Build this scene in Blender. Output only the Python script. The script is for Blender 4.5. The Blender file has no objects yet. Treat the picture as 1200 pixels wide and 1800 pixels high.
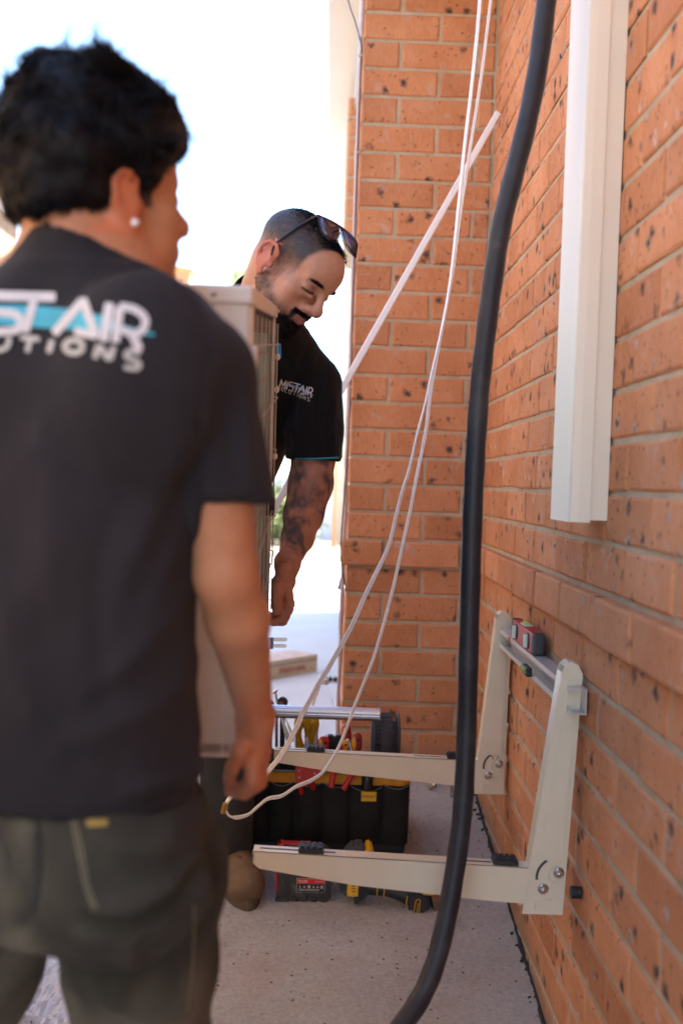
import bpy, bmesh, math, random
import numpy as np
from mathutils import Vector, Matrix, noise
from mathutils.bvhtree import BVHTree
random.seed(7); np.random.seed(7)
S = bpy.context.scene
COL = S.collection
rad = math.radians
# ------------------------------------------------------------------ camera
FPX = 1800.0                                  # focal length in photo pixels (36 mm on a 36 mm tall sensor)
CAMPOS = Vector((0.0, 0.0, 1.0))
_y = Vector(((577-600)/FPX, (900-848)/FPX, 1.0)).normalized()       # world +Y seen in (right, up, forward)
_z = Vector((0.034, 1.0, 0.0)); _z = (_z - _y*_z.dot(_y)).normalized()
_x = Vector((_y.y*_z.z-_y.z*_z.y, _y.z*_z.x-_y.x*_z.z, _y.x*_z.y-_y.y*_z.x))
if _x.x < 0: _x = -_x
RIGHT = Vector((_x.x, _y.x, _z.x)); UP = Vector((_x.y, _y.y, _z.y)); FWD = Vector((_x.z, _y.z, _z.z))
cam = bpy.data.cameras.new('camera'); camo = bpy.data.objects.new('camera', cam); COL.objects.link(camo)
camo.matrix_world = Matrix(((RIGHT.x, UP.x, -FWD.x, CAMPOS.x), (RIGHT.y, UP.y, -FWD.y, CAMPOS.y), (RIGHT.z, UP.z, -FWD.z, CAMPOS.z), (0, 0, 0, 1)))
cam.sensor_fit = 'VERTICAL'; cam.sensor_height = 36.0; cam.lens = 36.0
cam.clip_start = 0.02; cam.clip_end = 500
cam.dof.use_dof = True; cam.dof.focus_distance = 2.25; cam.dof.aperture_fstop = 2.6
S.camera = camo
# ------------------------------------------------------------------ light
SUN_EL, SUN_AZ = 47.0, 72.0                   # azimuth measured from +Y towards +X
w = bpy.data.worlds.new('World'); S.world = w; w.use_nodes = True
nt = w.node_tree; bg = nt.nodes['Background']
sky = nt.nodes.new('ShaderNodeTexSky'); sky.sky_type = 'NISHITA'; sky.sun_disc = False
sky.sun_elevation = rad(SUN_EL); sky.sun_rotation = rad(SUN_AZ); sky.air_density = 1.0; sky.dust_density = 0.7; sky.ozone_density = 2.2
nt.links.new(sky.outputs[0], bg.inputs[0]); bg.inputs[1].default_value = 0.10
sl = bpy.data.lights.new('sun', 'SUN'); sl.energy = 5.0; sl.angle = rad(0.5); sl.color = (1, .95, .88)
so = bpy.data.objects.new('sun', sl); COL.objects.link(so)
sd = Vector((math.cos(rad(SUN_EL))*math.sin(rad(SUN_AZ)), math.cos(rad(SUN_EL))*math.cos(rad(SUN_AZ)), math.sin(rad(SUN_EL))))
so.rotation_euler = sd.to_track_quat('Z', 'Y').to_euler()
S.view_settings.view_transform = 'Standard'; S.view_settings.look = 'None'
S.view_settings.exposure = 2.92; S.view_settings.gamma = 1.0; S.view_settings.use_curve_mapping = False
S.cycles.max_bounces = 8; S.cycles.transparent_max_bounces = 12

def P(px, py, d):
    "world point on the photo ray (px, py) at depth Y = d"
    v = FWD + RIGHT*((px-600)/FPX) + UP*((900-py)/FPX)
    return CAMPOS + v*(d/v.y)
def proj(p):
    v = Vector(p)-CAMPOS; f = v.dot(FWD)
    return (600+FPX*v.dot(RIGHT)/f, 900-FPX*v.dot(UP)/f, f)
def ground_z(y):
    h = 0.90 + 0.155*max(0.0, 3.2-y)
    return 1.0 - min(h, 1.27)

# ------------------------------------------------------------------ materials
def new_mat(name):
    m = bpy.data.materials.new(name); m.use_nodes = True
    return m, m.node_tree, m.node_tree.nodes['Principled BSDF']
def N(t, kind, **kw):
    n = t.nodes.new(kind)
    for k, v in kw.items():
        if k.startswith('i_'):
            key = k[2:]; key = int(key) if key.isdigit() else key.replace('_', ' ')
            n.inputs[key].default_value = v
        else: setattr(n, k, v)
    return n
def L(t, a, b): t.links.new(a, b)
def ramp(t, fac, stops, interp='LINEAR'):
    r = t.nodes.new('ShaderNodeValToRGB'); r.color_ramp.interpolation = interp
    e = r.color_ramp.elements
    while len(e) < len(stops): e.new(0.5)
    for i, (p, c) in enumerate(stops):
        e[i].position = p; e[i].color = c if len(c) == 4 else (*c, 1)
    L(t, fac, r.inputs[0]); return r.outputs[0]
def mix(t, fac, a, b, mode='MIX'):
    m = t.nodes.new('ShaderNodeMix'); m.data_type = 'RGBA'; m.blend_type = mode
    if isinstance(fac, (int, float)): m.inputs[0].default_value = fac
    else: L(t, fac, m.inputs[0])
    for v, i in ((a, 6), (b, 7)):
        if isinstance(v, tuple): m.inputs[i].default_value = (*v[:3], 1)
        else: L(t, v, m.inputs[i])
    return m.outputs[2]
def coords(t, kind='Object', scale=None):
    c = t.nodes.new('ShaderNodeTexCoord').outputs[kind]
    if scale:
        m = N(t, 'ShaderNodeMapping'); m.inputs['Scale'].default_value = scale; L(t, c, m.inputs[0]); c = m.outputs[0]
    return c
def nz(t, vec, scale, detail=4, rough=.55, dist=0):
    n = N(t, 'ShaderNodeTexNoise', i_Scale=scale, i_Detail=detail, i_Roughness=rough, i_Distortion=dist); L(t, vec, n.inputs['Vector']); return n.outputs['Fac']
def bump(t, b, h, strength, dist=.002):
    n = N(t, 'ShaderNodeBump', i_Strength=strength, i_Distance=dist); L(t, h, n.inputs['Height']); L(t, n.outputs[0], b.inputs['Normal'])
MATS = {}
def plain(name, c, rough=.5, metal=0, var=.12, scale=30, bmp=.15, dirt=None, spec=.5):
    "one colour with fine variation, relief and optional dirt"
    if name in MATS: return MATS[name]
    m, t, b = new_mat(name); v = coords(t)
    f = nz(t, v, scale, 6, .6)
    lo = tuple(max(0, x*(1-var)) for x in c); hi = tuple(min(1, x*(1+var)) for x in c)
    col = ramp(t, f, [(.3, lo), (.7, hi)])
    if dirt:
        g = nz(t, v, dirt[1], 8, .65, .6); gm = ramp(t, g, [(dirt[2], (0, 0, 0)), (min(1, dirt[2]+.15), (1, 1, 1))])
        col = mix(t, gm, col, dirt[0])
    L(t, col, b.inputs['Base Color'])
    b.inputs['Roughness'].default_value = rough; b.inputs['Metallic'].default_value = metal
    b.inputs['Specular IOR Level'].default_value = spec
    if bmp: bump(t, b, nz(t, v, scale*6, 4), bmp, .0008)
    MATS[name] = m; return m
def brick_mat(name, dark=1.0):
    m, t, b = new_mat(name)
    info = t.nodes.new('ShaderNodeObjectInfo'); geo = t.nodes.new('ShaderNodeNewGeometry')
    pos = geo.outputs['Position']
    # wire-cut drag marks, iron spots and pale lime rings
    st = N(t, 'ShaderNodeMapping'); st.inputs['Scale'].default_value = (1, 1, .18); L(t, pos, st.inputs[0])
    drag = nz(t, st.outputs[0], 260, 5, .6)
    base = ramp(t, nz(t, pos, 9, 6, .6), [(.25, (.54*dark, .220*dark, .096*dark)), (.5, (.62*dark, .275*dark, .128*dark)), (.8, (.69*dark, .34*dark, .18*dark))])
    rnd = ramp(t, info.outputs['Random'], [(0, (.84, .80, .78)), (.3, (.96, .95, .94)), (.7, (1.02, 1.01, 1.0)), (1, (1.08, 1.09, 1.10))])
    base = mix(t, 1.0, base, rnd, 'MULTIPLY')
    fine = ramp(t, drag, [(.3, (.86, .84, .82)), (.7, (1.08, 1.06, 1.06))]); base = mix(t, 1.0, base, fine, 'MULTIPLY')
    # warped position for round-ish spots
    wn = N(t, 'ShaderNodeTexNoise', i_Scale=70.0, i_Detail=3.0); L(t, pos, wn.inputs['Vector'])
    wm = N(t, 'ShaderNodeVectorMath', operation='MULTIPLY_ADD'); L(t, wn.outputs['Color'], wm.inputs[0]); wm.inputs[1].default_value = (.026, .026, .026); L(t, pos, wm.inputs[2])
    def spots(scale, r0, r1, keep):
        v = N(t, 'ShaderNodeTexVoronoi', i_Scale=scale); L(t, wm.outputs[0], v.inputs['Vector'])
        mk = ramp(t, v.outputs['Distance'], [(r0, (1, 1, 1)), (r1, (0, 0, 0))])
        se = N(t, 'ShaderNodeSeparateColor'); L(t, v.outputs['Color'], se.inputs[0])
        kp = ramp(t, se.outputs[0], [(keep, (1, 1, 1)), (keep+.02, (0, 0, 0))])
        return mix(t, 1.0, mk, kp, 'MULTIPLY'), v, se
    s1, v1, e1 = spots(21, .10, .34, .30); base = mix(t, s1, base, (.075, .05, .045))
    s2, v2, e2 = spots(80, .08, .34, .16); base = mix(t, s2, base, (.10, .05, .035))
    ring = ramp(t, v1.outputs['Distance'], [(.12, (0, 0, 0)), (.2, (1, 1, 1)), (.24, (1, 1, 1)), (.3, (0, 0, 0))])
    kp = ramp(t, e1.outputs[1], [(.17, (1, 1, 1)), (.19, (0, 0, 0))])
    ring = mix(t, 1.0, ring, kp, 'MULTIPLY'); ring = mix(t, .55, (0, 0, 0), ring); base = mix(t, ring, base, (.62, .52, .46))
    sm = ramp(t, nz(t, pos, 17, 9, .72, 1.2), [(.57, (0, 0, 0)), (.69, (.6, .6, .6))]); base = mix(t, sm, base, (.50, .43, .37))
    # soil splash on the lowest course
    sp = N(t, 'ShaderNodeSeparateXYZ'); L(t, pos, sp.inputs[0])
    a1 = N(t, 'ShaderNodeMath', operation='MULTIPLY_ADD'); L(t, sp.outputs[1], a1.inputs[0]); a1.inputs[1].default_value = -.155; L(t, sp.outputs[2], a1.inputs[2])
    a2 = N(t, 'ShaderNodeMath', operation='MULTIPLY_ADD'); L(t, nz(t, pos, 30, 5), a2.inputs[0]); a2.inputs[1].default_value = -.07; L(t, a1.outputs[0], a2.inputs[2])
    mr = N(t, 'ShaderNodeMapRange'); L(t, a2.outputs[0], mr.inputs[0]); mr.inputs[1].default_value = -.42; mr.inputs[2].default_value = -.33; mr.inputs[3].default_value = .8; mr.inputs[4].default_value = 0
    base = mix(t, mr.outputs[0], base, (.27, .185, .125))
    L(t, base, b.inputs['Base Color']); b.inputs['Roughness'].default_value = .82; b.inputs['Specular IOR Level'].default_value = .25
    h = mix(t, .5, drag, nz(t, pos, 120, 6, .7)); bump(t, b, h, .5, .0016)
    MATS[name] = m; return m
def mortar_mat():
    m, t, b = new_mat('mortar'); v = coords(t)
    c = ramp(t, nz(t, v, 14, 9, .75), [(.25, (.36, .28, .18)), (.5, (.50, .40, .27)), (.75, (.62, .52, .37))])
    L(t, c, b.inputs['Base Color']); b.inputs['Roughness'].default_value = .95
    bump(t, b, nz(t, v, 350, 5, .7), .7, .002); MATS['mortar'] = m; return m
def concrete_mat():
    m, t, b = new_mat('concrete'); v = coords(t)
    c = ramp(t, nz(t, v, 1.7, 8, .65, .4), [(.3, (.40, .37, .345)), (.55, (.52, .50, .475)), (.8, (.62, .60, .58))])
    c2 = ramp(t, nz(t, v, 90, 6, .7), [(.3, (.78, .77, .77)), (.65, (1.1, 1.1, 1.1))]); c = mix(t, 1, c, c2, 'MULTIPLY')
    # brick-dust patch tint and black specks
    d = ramp(t, nz(t, v, 4.3, 6, .6, .8), [(.50, (0, 0, 0)), (.68, (.5, .5, .5))]); c = mix(t, d, c, (.42, .30, .245))
    d = ramp(t, nz(t, v, 2.4, 9, .75, 2.0), [(.56, (0, 0, 0)), (.66, (.5, .5, .5))]); c = mix(t, d, c, (.26, .235, .215))
    vo = N(t, 'ShaderNodeTexVoronoi', i_Scale=70.0); L(t, v, vo.inputs['Vector'])
    se = N(t, 'ShaderNodeSeparateColor'); L(t, vo.outputs['Color'], se.inputs[0])
    k = ramp(t, se.outputs[0], [(.10, (1, 1, 1)), (.12, (0, 0, 0))]); q = ramp(t, vo.outputs['Distance'], [(.12, (1, 1, 1)), (.30, (0, 0, 0))])
    c = mix(t, mix(t, 1, k, q, 'MULTIPLY'), c, (.09, .08, .075))
    # paler slab beyond the passage; the bluish tint paints its open-sky light
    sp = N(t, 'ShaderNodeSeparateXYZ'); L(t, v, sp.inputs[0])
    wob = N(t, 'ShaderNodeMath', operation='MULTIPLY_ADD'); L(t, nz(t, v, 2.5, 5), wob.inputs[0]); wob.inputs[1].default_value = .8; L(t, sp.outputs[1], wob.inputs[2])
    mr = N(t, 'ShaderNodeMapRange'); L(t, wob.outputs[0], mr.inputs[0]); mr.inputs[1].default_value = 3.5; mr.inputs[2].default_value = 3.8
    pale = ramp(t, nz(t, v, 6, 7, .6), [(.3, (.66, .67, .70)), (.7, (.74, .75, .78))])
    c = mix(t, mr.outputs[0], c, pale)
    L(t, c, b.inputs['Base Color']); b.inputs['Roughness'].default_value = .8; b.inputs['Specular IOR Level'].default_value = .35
    h = mix(t, .5, nz(t, v, 60, 9, .75), nz(t, v, 230, 6, .75)); bump(t, b, h, 1.0, .009)
    return m
def vcol_mat(name, rough=.55, sss=0, bmp=.2, bscale=900, spec=.4, weave=False):
    m, t, b = new_mat(name)
    a = N(t, 'ShaderNodeVertexColor', layer_name='Col'); v = coords(t)
    f = ramp(t, nz(t, v, 60, 8, .7), [(.3, (.88, .88, .88)), (.7, (1.08, 1.08, 1.08))]); c = mix(t, 1, a.outputs[0], f, 'MULTIPLY')
    L(t, c, b.inputs['Base Color']); b.inputs['Roughness'].default_value = rough; b.inputs['Specular IOR Level'].default_value = spec
    if sss:
        b.inputs['Subsurface Weight'].default_value = sss; b.inputs['Subsurface Radius'].default_value = (.012, .004, .002); b.inputs['Subsurface Scale'].default_value = .6
    if bmp: bump(t, b, nz(t, v, bscale, 4, .7), bmp, .0006)
    MATS[name] = m; return m

# ------------------------------------------------------------------ object helpers
def tag(o, label=None, cat=None, group=None, kind=None):
    if label: o['label'] = label
    if cat: o['category'] = cat
    if group: o['group'] = group
    if kind: o['kind'] = kind
    return o
def empty(name, loc, label, cat, group=None, rz=0):
    o = bpy.data.objects.new(name, None); COL.objects.link(o); o.location = loc; o.rotation_euler = (0, 0, rz)
    o.empty_display_size = .1; tag(o, label, cat, group); return o
def wmat(o):
    return (wmat(o.parent) @ o.matrix_parent_inverse @ o.matrix_basis) if o.parent else o.matrix_basis.copy()
def link(name, me, mat=None, parent=None, world=True, smooth=False):
    o = bpy.data.objects.new(name, me); COL.objects.link(o)
    if mat is not None and not me.materials:
        for mm in (mat if isinstance(mat, (list, tuple)) else [mat]): me.materials.append(mm)
    if parent is not None:
        o.parent = parent
        if world:                      # geometry given in world coordinates
            o.matrix_parent_inverse = wmat(parent).inverted()
    if smooth: me.polygons.foreach_set('use_smooth', [True]*len(me.polygons))
    return o
class MB:
    "collects shapes in world coordinates; build() links them as one mesh"
    def __init__(s): s.v = []; s.f = []; s.sm = []
    def add(s, vs, fs, smooth=False):
        o = len(s.v); s.v += [tuple(v) for v in vs]; s.f += [tuple(i+o for i in f) for f in fs]; s.sm += [smooth]*len(fs); return s
    def box(s, lo, hi, M=None, bev=0):
        lo = Vector(lo); hi = Vector(hi)
        bm = bmesh.new(); bmesh.ops.create_cube(bm, size=1)
        for v in bm.verts: v.co = Vector([lo[i]+(v.co[i]+.5)*(hi[i]-lo[i]) for i in range(3)])
        if bev: bmesh.ops.bevel(bm, geom=list(bm.edges), offset=bev, segments=2, affect='EDGES', profile=.6)
        vs = [(M @ v.co if M else v.co.copy()) for v in bm.verts]; bm.verts.index_update()
        s.add(vs, [[v.index for v in f.verts] for f in bm.faces]); bm.free(); return s
    def tube(s, pts, r, n=10, caps=True, flat=None):
        pts = [Vector(p) for p in pts]; m = len(pts); rs = r if isinstance(r, (list, tuple)) else [r]*m
        ref = None; vs = []; fs = []
        for i, p in enumerate(pts):
            tg = (pts[min(i+1, m-1)]-pts[max(i-1, 0)]).normalized()
            if ref is None:
                ref = Vector((0, 0, 1)) if abs(tg.z) < .9 else Vector((1, 0, 0))
                if flat is not None: ref = Vector(flat)
            ref = (ref-tg*ref.dot(tg)).normalized(); bn = tg.cross(ref)
            for k in range(n):
                a = 2*math.pi*k/n; vs.append(p+(ref*math.cos(a)+bn*math.sin(a))*rs[i])
        for i in range(m-1):
            for k in range(n): fs.append((i*n+k, i*n+(k+1) % n, (i+1)*n+(k+1) % n, (i+1)*n+k))
        s.add(vs, fs, True)
        if caps: s.add(vs[:n], [tuple(range(n))[::-1]]); s.add(vs[-n:], [tuple(range(n))])
        return s
    def prism(s, poly, off, bev=0):
        "poly = list of 3D points, extruded by vector off"
        off = Vector(off); bm = bmesh.new(); a = [bm.verts.new(p) for p in poly]; b = [bm.verts.new(Vector(p)+off) for p in poly]; n = len(a)
        bm.faces.new(a[::-1]); bm.faces.new(b)
        for i in range(n): bm.faces.new((a[i], a[(i+1) % n], b[(i+1) % n], b[i]))
        bmesh.ops.recalc_face_normals(bm, faces=bm.faces)
        if bev: bmesh.ops.bevel(bm, geom=list(bm.edges), offset=bev, segments=2, affect='EDGES')
        bm.verts.index_update(); s.add([v.co.copy() for v in bm.verts], [[v.index for v in f.verts] for f in bm.faces]); bm.free(); return s
    def ball(s, c, r, M=None, nu=16, nv=10):
        r = (r, r, r) if isinstance(r, (int, float)) else r; vs = []; fs = []
        for j in range(nv+1):
            th = math.pi*j/nv
            for i in range(nu):
                ph = 2*math.pi*i/nu; q = Vector((r[0]*math.sin(th)*math.cos(ph), r[1]*math.sin(th)*math.sin(ph), r[2]*math.cos(th)))
                vs.append(Vector(c)+(M @ q if M else q))
        for j in range(nv):
            for i in range(nu): fs.append((j*nu+i, (j+1)*nu+i, (j+1)*nu+(i+1) % nu, j*nu+(i+1) % nu))
        return s.add(vs, fs, True)
    def build(s, name, mat=None, parent=None, merge=False):
        me = bpy.data.meshes.new(name); me.from_pydata(s.v, [], s.f); me.update()
        me.polygons.foreach_set('use_smooth', s.sm); me.validate()
        return link(name, me, mat, parent)
def lathe(mb, base, axis, prof, n=20):
    "prof = [(t, r)...] along axis from base"
    axis = Vector(axis).normalized(); return mb.tube([Vector(base)+axis*t for t, r in prof], [max(r, 1e-4) for t, r in prof], n)
def spline(pts, sub=6):
    "Catmull-Rom through points"
    pts = [Vector(p) for p in pts]; out = []
    for i in range(len(pts)-1):
        p0 = pts[max(i-1, 0)]; p1 = pts[i]; p2 = pts[i+1]; p3 = pts[min(i+2, len(pts)-1)]
        for k in range(sub):
            t = k/sub; out.append(.5*((2*p1)+(p2-p0)*t+(2*p0-5*p1+4*p2-p3)*t*t+(3*p1-p0-3*p2+p3)*t**3))
    out.append(pts[-1]); return out
def copy_tree(o, parent=None):
    c = o.copy(); COL.objects.link(c)
    if parent is not None: c.parent = parent
    for ch in list(o.children): copy_tree(ch, c)
    return c
def text_me(txt, size, depth=.0004):
    cu = bpy.data.curves.new('lettering', 'FONT'); cu.body = txt; cu.size = size; cu.align_x = 'CENTER'; cu.align_y = 'CENTER'; cu.extrude = depth; cu.resolution_u = 3
    o = bpy.data.objects.new('tmp', cu); COL.objects.link(o)
    dg = bpy.context.evaluated_depsgraph_get(); me = bpy.data.meshes.new_from_object(o.evaluated_get(dg)); bpy.data.objects.remove(o); return me
def text_on(name, txt, size, origin, xdir, ydir, mat, parent, sx=1.0, off=.0012):
    me = text_me(txt, size); x = Vector(xdir).normalized(); y = Vector(ydir).normalized(); y = (y-x*y.dot(x)).normalized(); n = x.cross(y); o = Vector(origin)+n*off
    for v in me.vertices: c = v.co.copy(); v.co = o+x*c.x*sx+y*c.y+n*c.z
    me.name = name
    return link(name, me, mat, parent)

# ------------------------------------------------------------------ implicit surfaces for bodies and cloth
class SDF:
    def __init__(s, lo, hi, h):
        s.h = h; s.lo = np.array(lo, np.float32); n = np.ceil((np.array(hi)-np.array(lo))/h).astype(int)+1; s.n = n
        s.ax = [s.lo[i]+h*np.arange(n[i], dtype=np.float32) for i in range(3)]
        s.a = np.full(tuple(n), .5, np.float32)
    def _win(s, lo, hi):
        i0 = np.maximum(0, np.floor((np.array(lo)-s.lo)/s.h).astype(int)); i1 = np.minimum(s.n, np.ceil((np.array(hi)-s.lo)/s.h).astype(int)+1)
        if np.any(i1 <= i0): return None
        sl = tuple(slice(a, b) for a, b in zip(i0, i1))
        g = (s.ax[0][sl[0]][:, None, None], s.ax[1][sl[1]][None, :, None], s.ax[2][sl[2]][None, None, :])
        return sl, g
    def _comb(s, sl, d, k, sub):
        a = s.a[sl]
        if sub:
            d = -d; hh = np.maximum(k-np.abs(a-d), 0)/max(k, 1e-6); s.a[sl] = np.maximum(a, d)+hh*hh*k*.25
        else:
            hh = np.maximum(k-np.abs(a-d), 0)/max(k, 1e-6); s.a[sl] = np.minimum(a, d)-hh*hh*k*.25
    def cap(s, a, b, ra, rb=None, k=.01, sub=False):
        rb = ra if rb is None else rb; a = np.array(a, np.float32); b = np.array(b, np.float32); m = max(ra, rb)+k+3*s.h
        w_ = s._win(np.minimum(a, b)-m, np.maximum(a, b)+m)
        if w_ is None: return
        sl, (X, Y, Z) = w_; ba = b-a; L2 = float(ba @ ba)+1e-12
        t = np.clip(((X-a[0])*ba[0]+(Y-a[1])*ba[1]+(Z-a[2])*ba[2])/L2, 0, 1)
        d = np.sqrt((X-a[0]-t*ba[0])**2+(Y-a[1]-t*ba[1])**2+(Z-a[2]-t*ba[2])**2)-(ra+(rb-ra)*t)
        s._comb(sl, d, k, sub)
    def chain(s, pts, rs, k=.01, sub=False):
        for i in range(len(pts)-1): s.cap(pts[i], pts[i+1], rs[i], rs[i+1], k, sub)
    def ell(s, c, r, R=None, k=.01, sub=False):
        c = np.array(c, np.float32); r = np.array(r, np.float32); m = float(r.max())+k+3*s.h
        w_ = s._win(c-m, c+m)
        if w_ is None: return
        sl, (X, Y, Z) = w_; X = X-c[0]; Y = Y-c[1]; Z = Z-c[2]
        if R is not None:
            R = np.array(R, np.float32)      # columns = local axes in world
            X, Y, Z = (R[0, 0]*X+R[1, 0]*Y+R[2, 0]*Z, R[0, 1]*X+R[1, 1]*Y+R[2, 1]*Z, R[0, 2]*X+R[1, 2]*Y+R[2, 2]*Z)
        k0 = np.sqrt((X/r[0])**2+(Y/r[1])**2+(Z/r[2])**2); k1 = np.sqrt((X/r[0]**2)**2+(Y/r[1]**2)**2+(Z/r[2]**2)**2)+1e-6
        s._comb(sl, k0*(k0-1)/k1, k, sub)
    def loft(s, secs, k=.01, sub=False):
        "secs = [(center, half width, half depth, yaw)] ordered upwards"
        zs = np.array([c[0][2] for c in secs]); m = max(max(c[1], c[2]) for c in secs)+k+.02
        cx = np.array([c[0][0] for c in secs]); cy = np.array([c[0][1] for c in secs])
        w_ = s._win((cx.min()-m, cy.min()-m, zs[0]-.02-k), (cx.max()+m, cy.max()+m, zs[-1]+.02+k))
        if w_ is None: return
        sl, (X, Y, Z) = w_; z = Z[0, 0, :]
        f = lambda a: np.interp(z, zs, a).astype(np.float32)[None, None, :]
        hw = f([c[1] for c in secs]); hd = f([c[2] for c in secs]); yw = f([c[3] for c in secs])
        X = X-f(cx); Y = Y-f(cy); c_, s_ = np.cos(yw), np.sin(yw); U = X*c_-Y*s_; V = X*s_+Y*c_
        e = 2.3; d = ((np.abs(U/hw)**e+np.abs(V/hd)**e)**(1/e)-1)*np.minimum(hw, hd)
        d = np.maximum(d, np.maximum(zs[0]-Z, Z-zs[-1])); s._comb(sl, d, k, sub)
    def cut(s, p, n):
        "remove everything on the side n points to"
        p = Vector(p); n = Vector(n).normalized(); d = (s.ax[0][:, None, None]-p.x)*n.x+(s.ax[1][None, :, None]-p.y)*n.y+(s.ax[2][None, None, :]-p.z)*n.z
        s.a = np.maximum(s.a, d.astype(np.float32))
    def mesh(s):
        a = s.a; h = s.h; sg = a < 0
        sg[0] = sg[-1] = False; sg[:, 0] = sg[:, -1] = False; sg[:, :, 0] = sg[:, :, -1] = False
        a = np.where(sg, np.minimum(a, -1e-6), np.maximum(a, 1e-6))
        c = np.zeros(tuple(x-1 for x in a.shape), np.uint8)
        for i in (0, 1):
            for j in (0, 1):
                for k in (0, 1): c += sg[i:a.shape[0]-1+i, j:a.shape[1]-1+j, k:a.shape[2]-1+k]
        cells = np.argwhere((c > 0) & (c < 8)); del c
        idx = np.full(tuple(x-1 for x in a.shape), -1, np.int32); idx[tuple(cells.T)] = np.arange(len(cells))
        acc = np.zeros((len(cells), 3), np.float64); cnt = np.zeros(len(cells))
        I, J, K = cells.T
        for ax in range(3):
            o = [x for x in range(3) if x != ax]
            for p in (0, 1):
                for q in (0, 1):
                    off = [0, 0, 0]; off[o[0]] = p; off[o[1]] = q; off2 = list(off); off2[ax] = 1
                    v0 = a[I+off[0], J+off[1], K+off[2]]; v1 = a[I+off2[0], J+off2[1], K+off2[2]]
                    m = (v0 < 0) != (v1 < 0); t = np.where(m, v0/np.where(m, v0-v1, 1), 0)
                    pt = np.tile(np.array(off, float), (len(cells), 1)); pt[:, ax] += t
                    acc += pt*m[:, None]; cnt += m
        V = s.lo+(cells+acc/np.maximum(cnt, 1)[:, None])*h
        Q = []
        for ax in range(3):
            o1, o2 = [(1, 2), (2, 0), (0, 1)][ax]
            sl0 = [slice(1, -1)]*3; sl0[ax] = slice(0, -1); sl1 = [slice(1, -1)]*3; sl1[ax] = slice(1, None)
            A = sg[tuple(sl0)]; B = sg[tuple(sl1)]; e = np.argwhere(A != B)
            if not len(e): continue
            ins = A[tuple(e.T)]; base = e.copy()
            for x in range(3):
                if x != ax: base[:, x] += 1
            def at(d1, d2):
                b = base.copy(); b[:, o1] -= d1; b[:, o2] -= d2; return idx[tuple(b.T)]
            q = np.stack([at(0, 0), at(1, 0), at(1, 1), at(0, 1)], 1); q[~ins] = q[~ins][:, ::-1]; Q.append(q)
        Q = np.concatenate(Q); Q = Q[(Q >= 0).all(1)]
        return V.astype(np.float32), Q.astype(np.int32)
def relax(V, Q, it=2, lam=.5):
    E = np.concatenate([Q[:, [0, 1]], Q[:, [1, 2]], Q[:, [2, 3]], Q[:, [3, 0]]]); n = len(V)
    for _ in range(it):
        s = np.zeros((n, 3)); c = np.bincount(E[:, 0], minlength=n)+np.bincount(E[:, 1], minlength=n)
        for x in range(3): s[:, x] = np.bincount(E[:, 0], V[E[:, 1], x], n)+np.bincount(E[:, 1], V[E[:, 0], x], n)
        V = V+lam*(s/np.maximum(c, 1)[:, None]-V)
    return V
def vnormals(V, Q):
    nrm = np.cross(V[Q[:, 2]]-V[Q[:, 0]], V[Q[:, 3]]-V[Q[:, 1]]); out = np.zeros_like(V, dtype=np.float64)
    for k in range(4):
        for x in range(3): out[:, x] += np.bincount(Q[:, k], nrm[:, x], len(V))
    return out/np.maximum(np.linalg.norm(out, axis=1), 1e-9)[:, None]
def fnoise(V, sc, seed=0, octs=3):
    "cheap vector noise: sums of rotated sines"
    r = np.random.RandomState(seed); o = np.zeros(len(V)); amp = 1.0; sc = np.array(sc if hasattr(sc, '__len__') else (sc,)*3, float)
    for i in range(octs):
        for j in range(4):
            k = r.normal(size=3); k /= np.linalg.norm(k); ph = r.rand()*6.28; w1 = r.normal(size=3)
            o += amp*np.sin((V*sc*2**i) @ k*1.3+ph+1.2*np.sin((V*sc*2**i) @ w1*.6+ph*2))/4
        amp *= .55
    return o
def np_obj(name, V, Q, mat, parent=None, col=None, smooth=True):
    me = bpy.data.meshes.new(name); me.vertices.add(len(V)); me.vertices.foreach_set('co', V.astype(np.float32).ravel())
    n = Q.shape[1]; me.loops.add(Q.size); me.loops.foreach_set('vertex_index', Q.astype(np.int32).ravel()); me.polygons.add(len(Q))
    me.polygons.foreach_set('loop_start', np.arange(0, Q.size, n, dtype=np.int32)); me.update(calc_edges=True)
    if smooth: me.polygons.foreach_set('use_smooth', np.ones(len(Q), bool))
    if col is not None:
        at = me.color_attributes.new('Col', 'FLOAT_COLOR', 'POINT'); c4 = np.ones((len(V), 4), np.float32); c4[:, :3] = col; at.data.foreach_set('color', c4.ravel())
    me.validate(); return link(name, me, mat, parent)
def strands(name, roots, dirs, length, width, mat, parent, bend=None, segs=2, jit=.35):
    "short tapered hairs as thin ribbons"
    n = len(roots); d = dirs+np.random.normal(size=(n, 3))*jit; d /= np.linalg.norm(d, axis=1)[:, None]
    side = np.cross(d, np.random.normal(size=(n, 3))); side /= np.linalg.norm(side, axis=1)[:, None]
    ln = np.asarray(length) if hasattr(length, '__len__') else np.full(n, length); ln = ln*np.random.uniform(.6, 1.15, n)
    bd = np.zeros((n, 3)) if bend is None else bend
    V = []; 
    for i in range(segs+1):
        t = i/segs; c = roots+d*ln[:, None]*t+bd*(ln*t*t)[:, None]; wd = width*(1-t*.85)
        V.append(c-side*wd*.5); V.append(c+side*wd*.5)
    V = np.stack(V, 1).reshape(-1, 3); b = np.arange(n)*(2*(segs+1)); Q = []
    for i in range(segs): Q.append(np.stack([b+2*i, b+2*i+1, b+2*i+3, b+2*i+2], 1))
    return np_obj(name, V, np.concatenate(Q), mat, parent)
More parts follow.
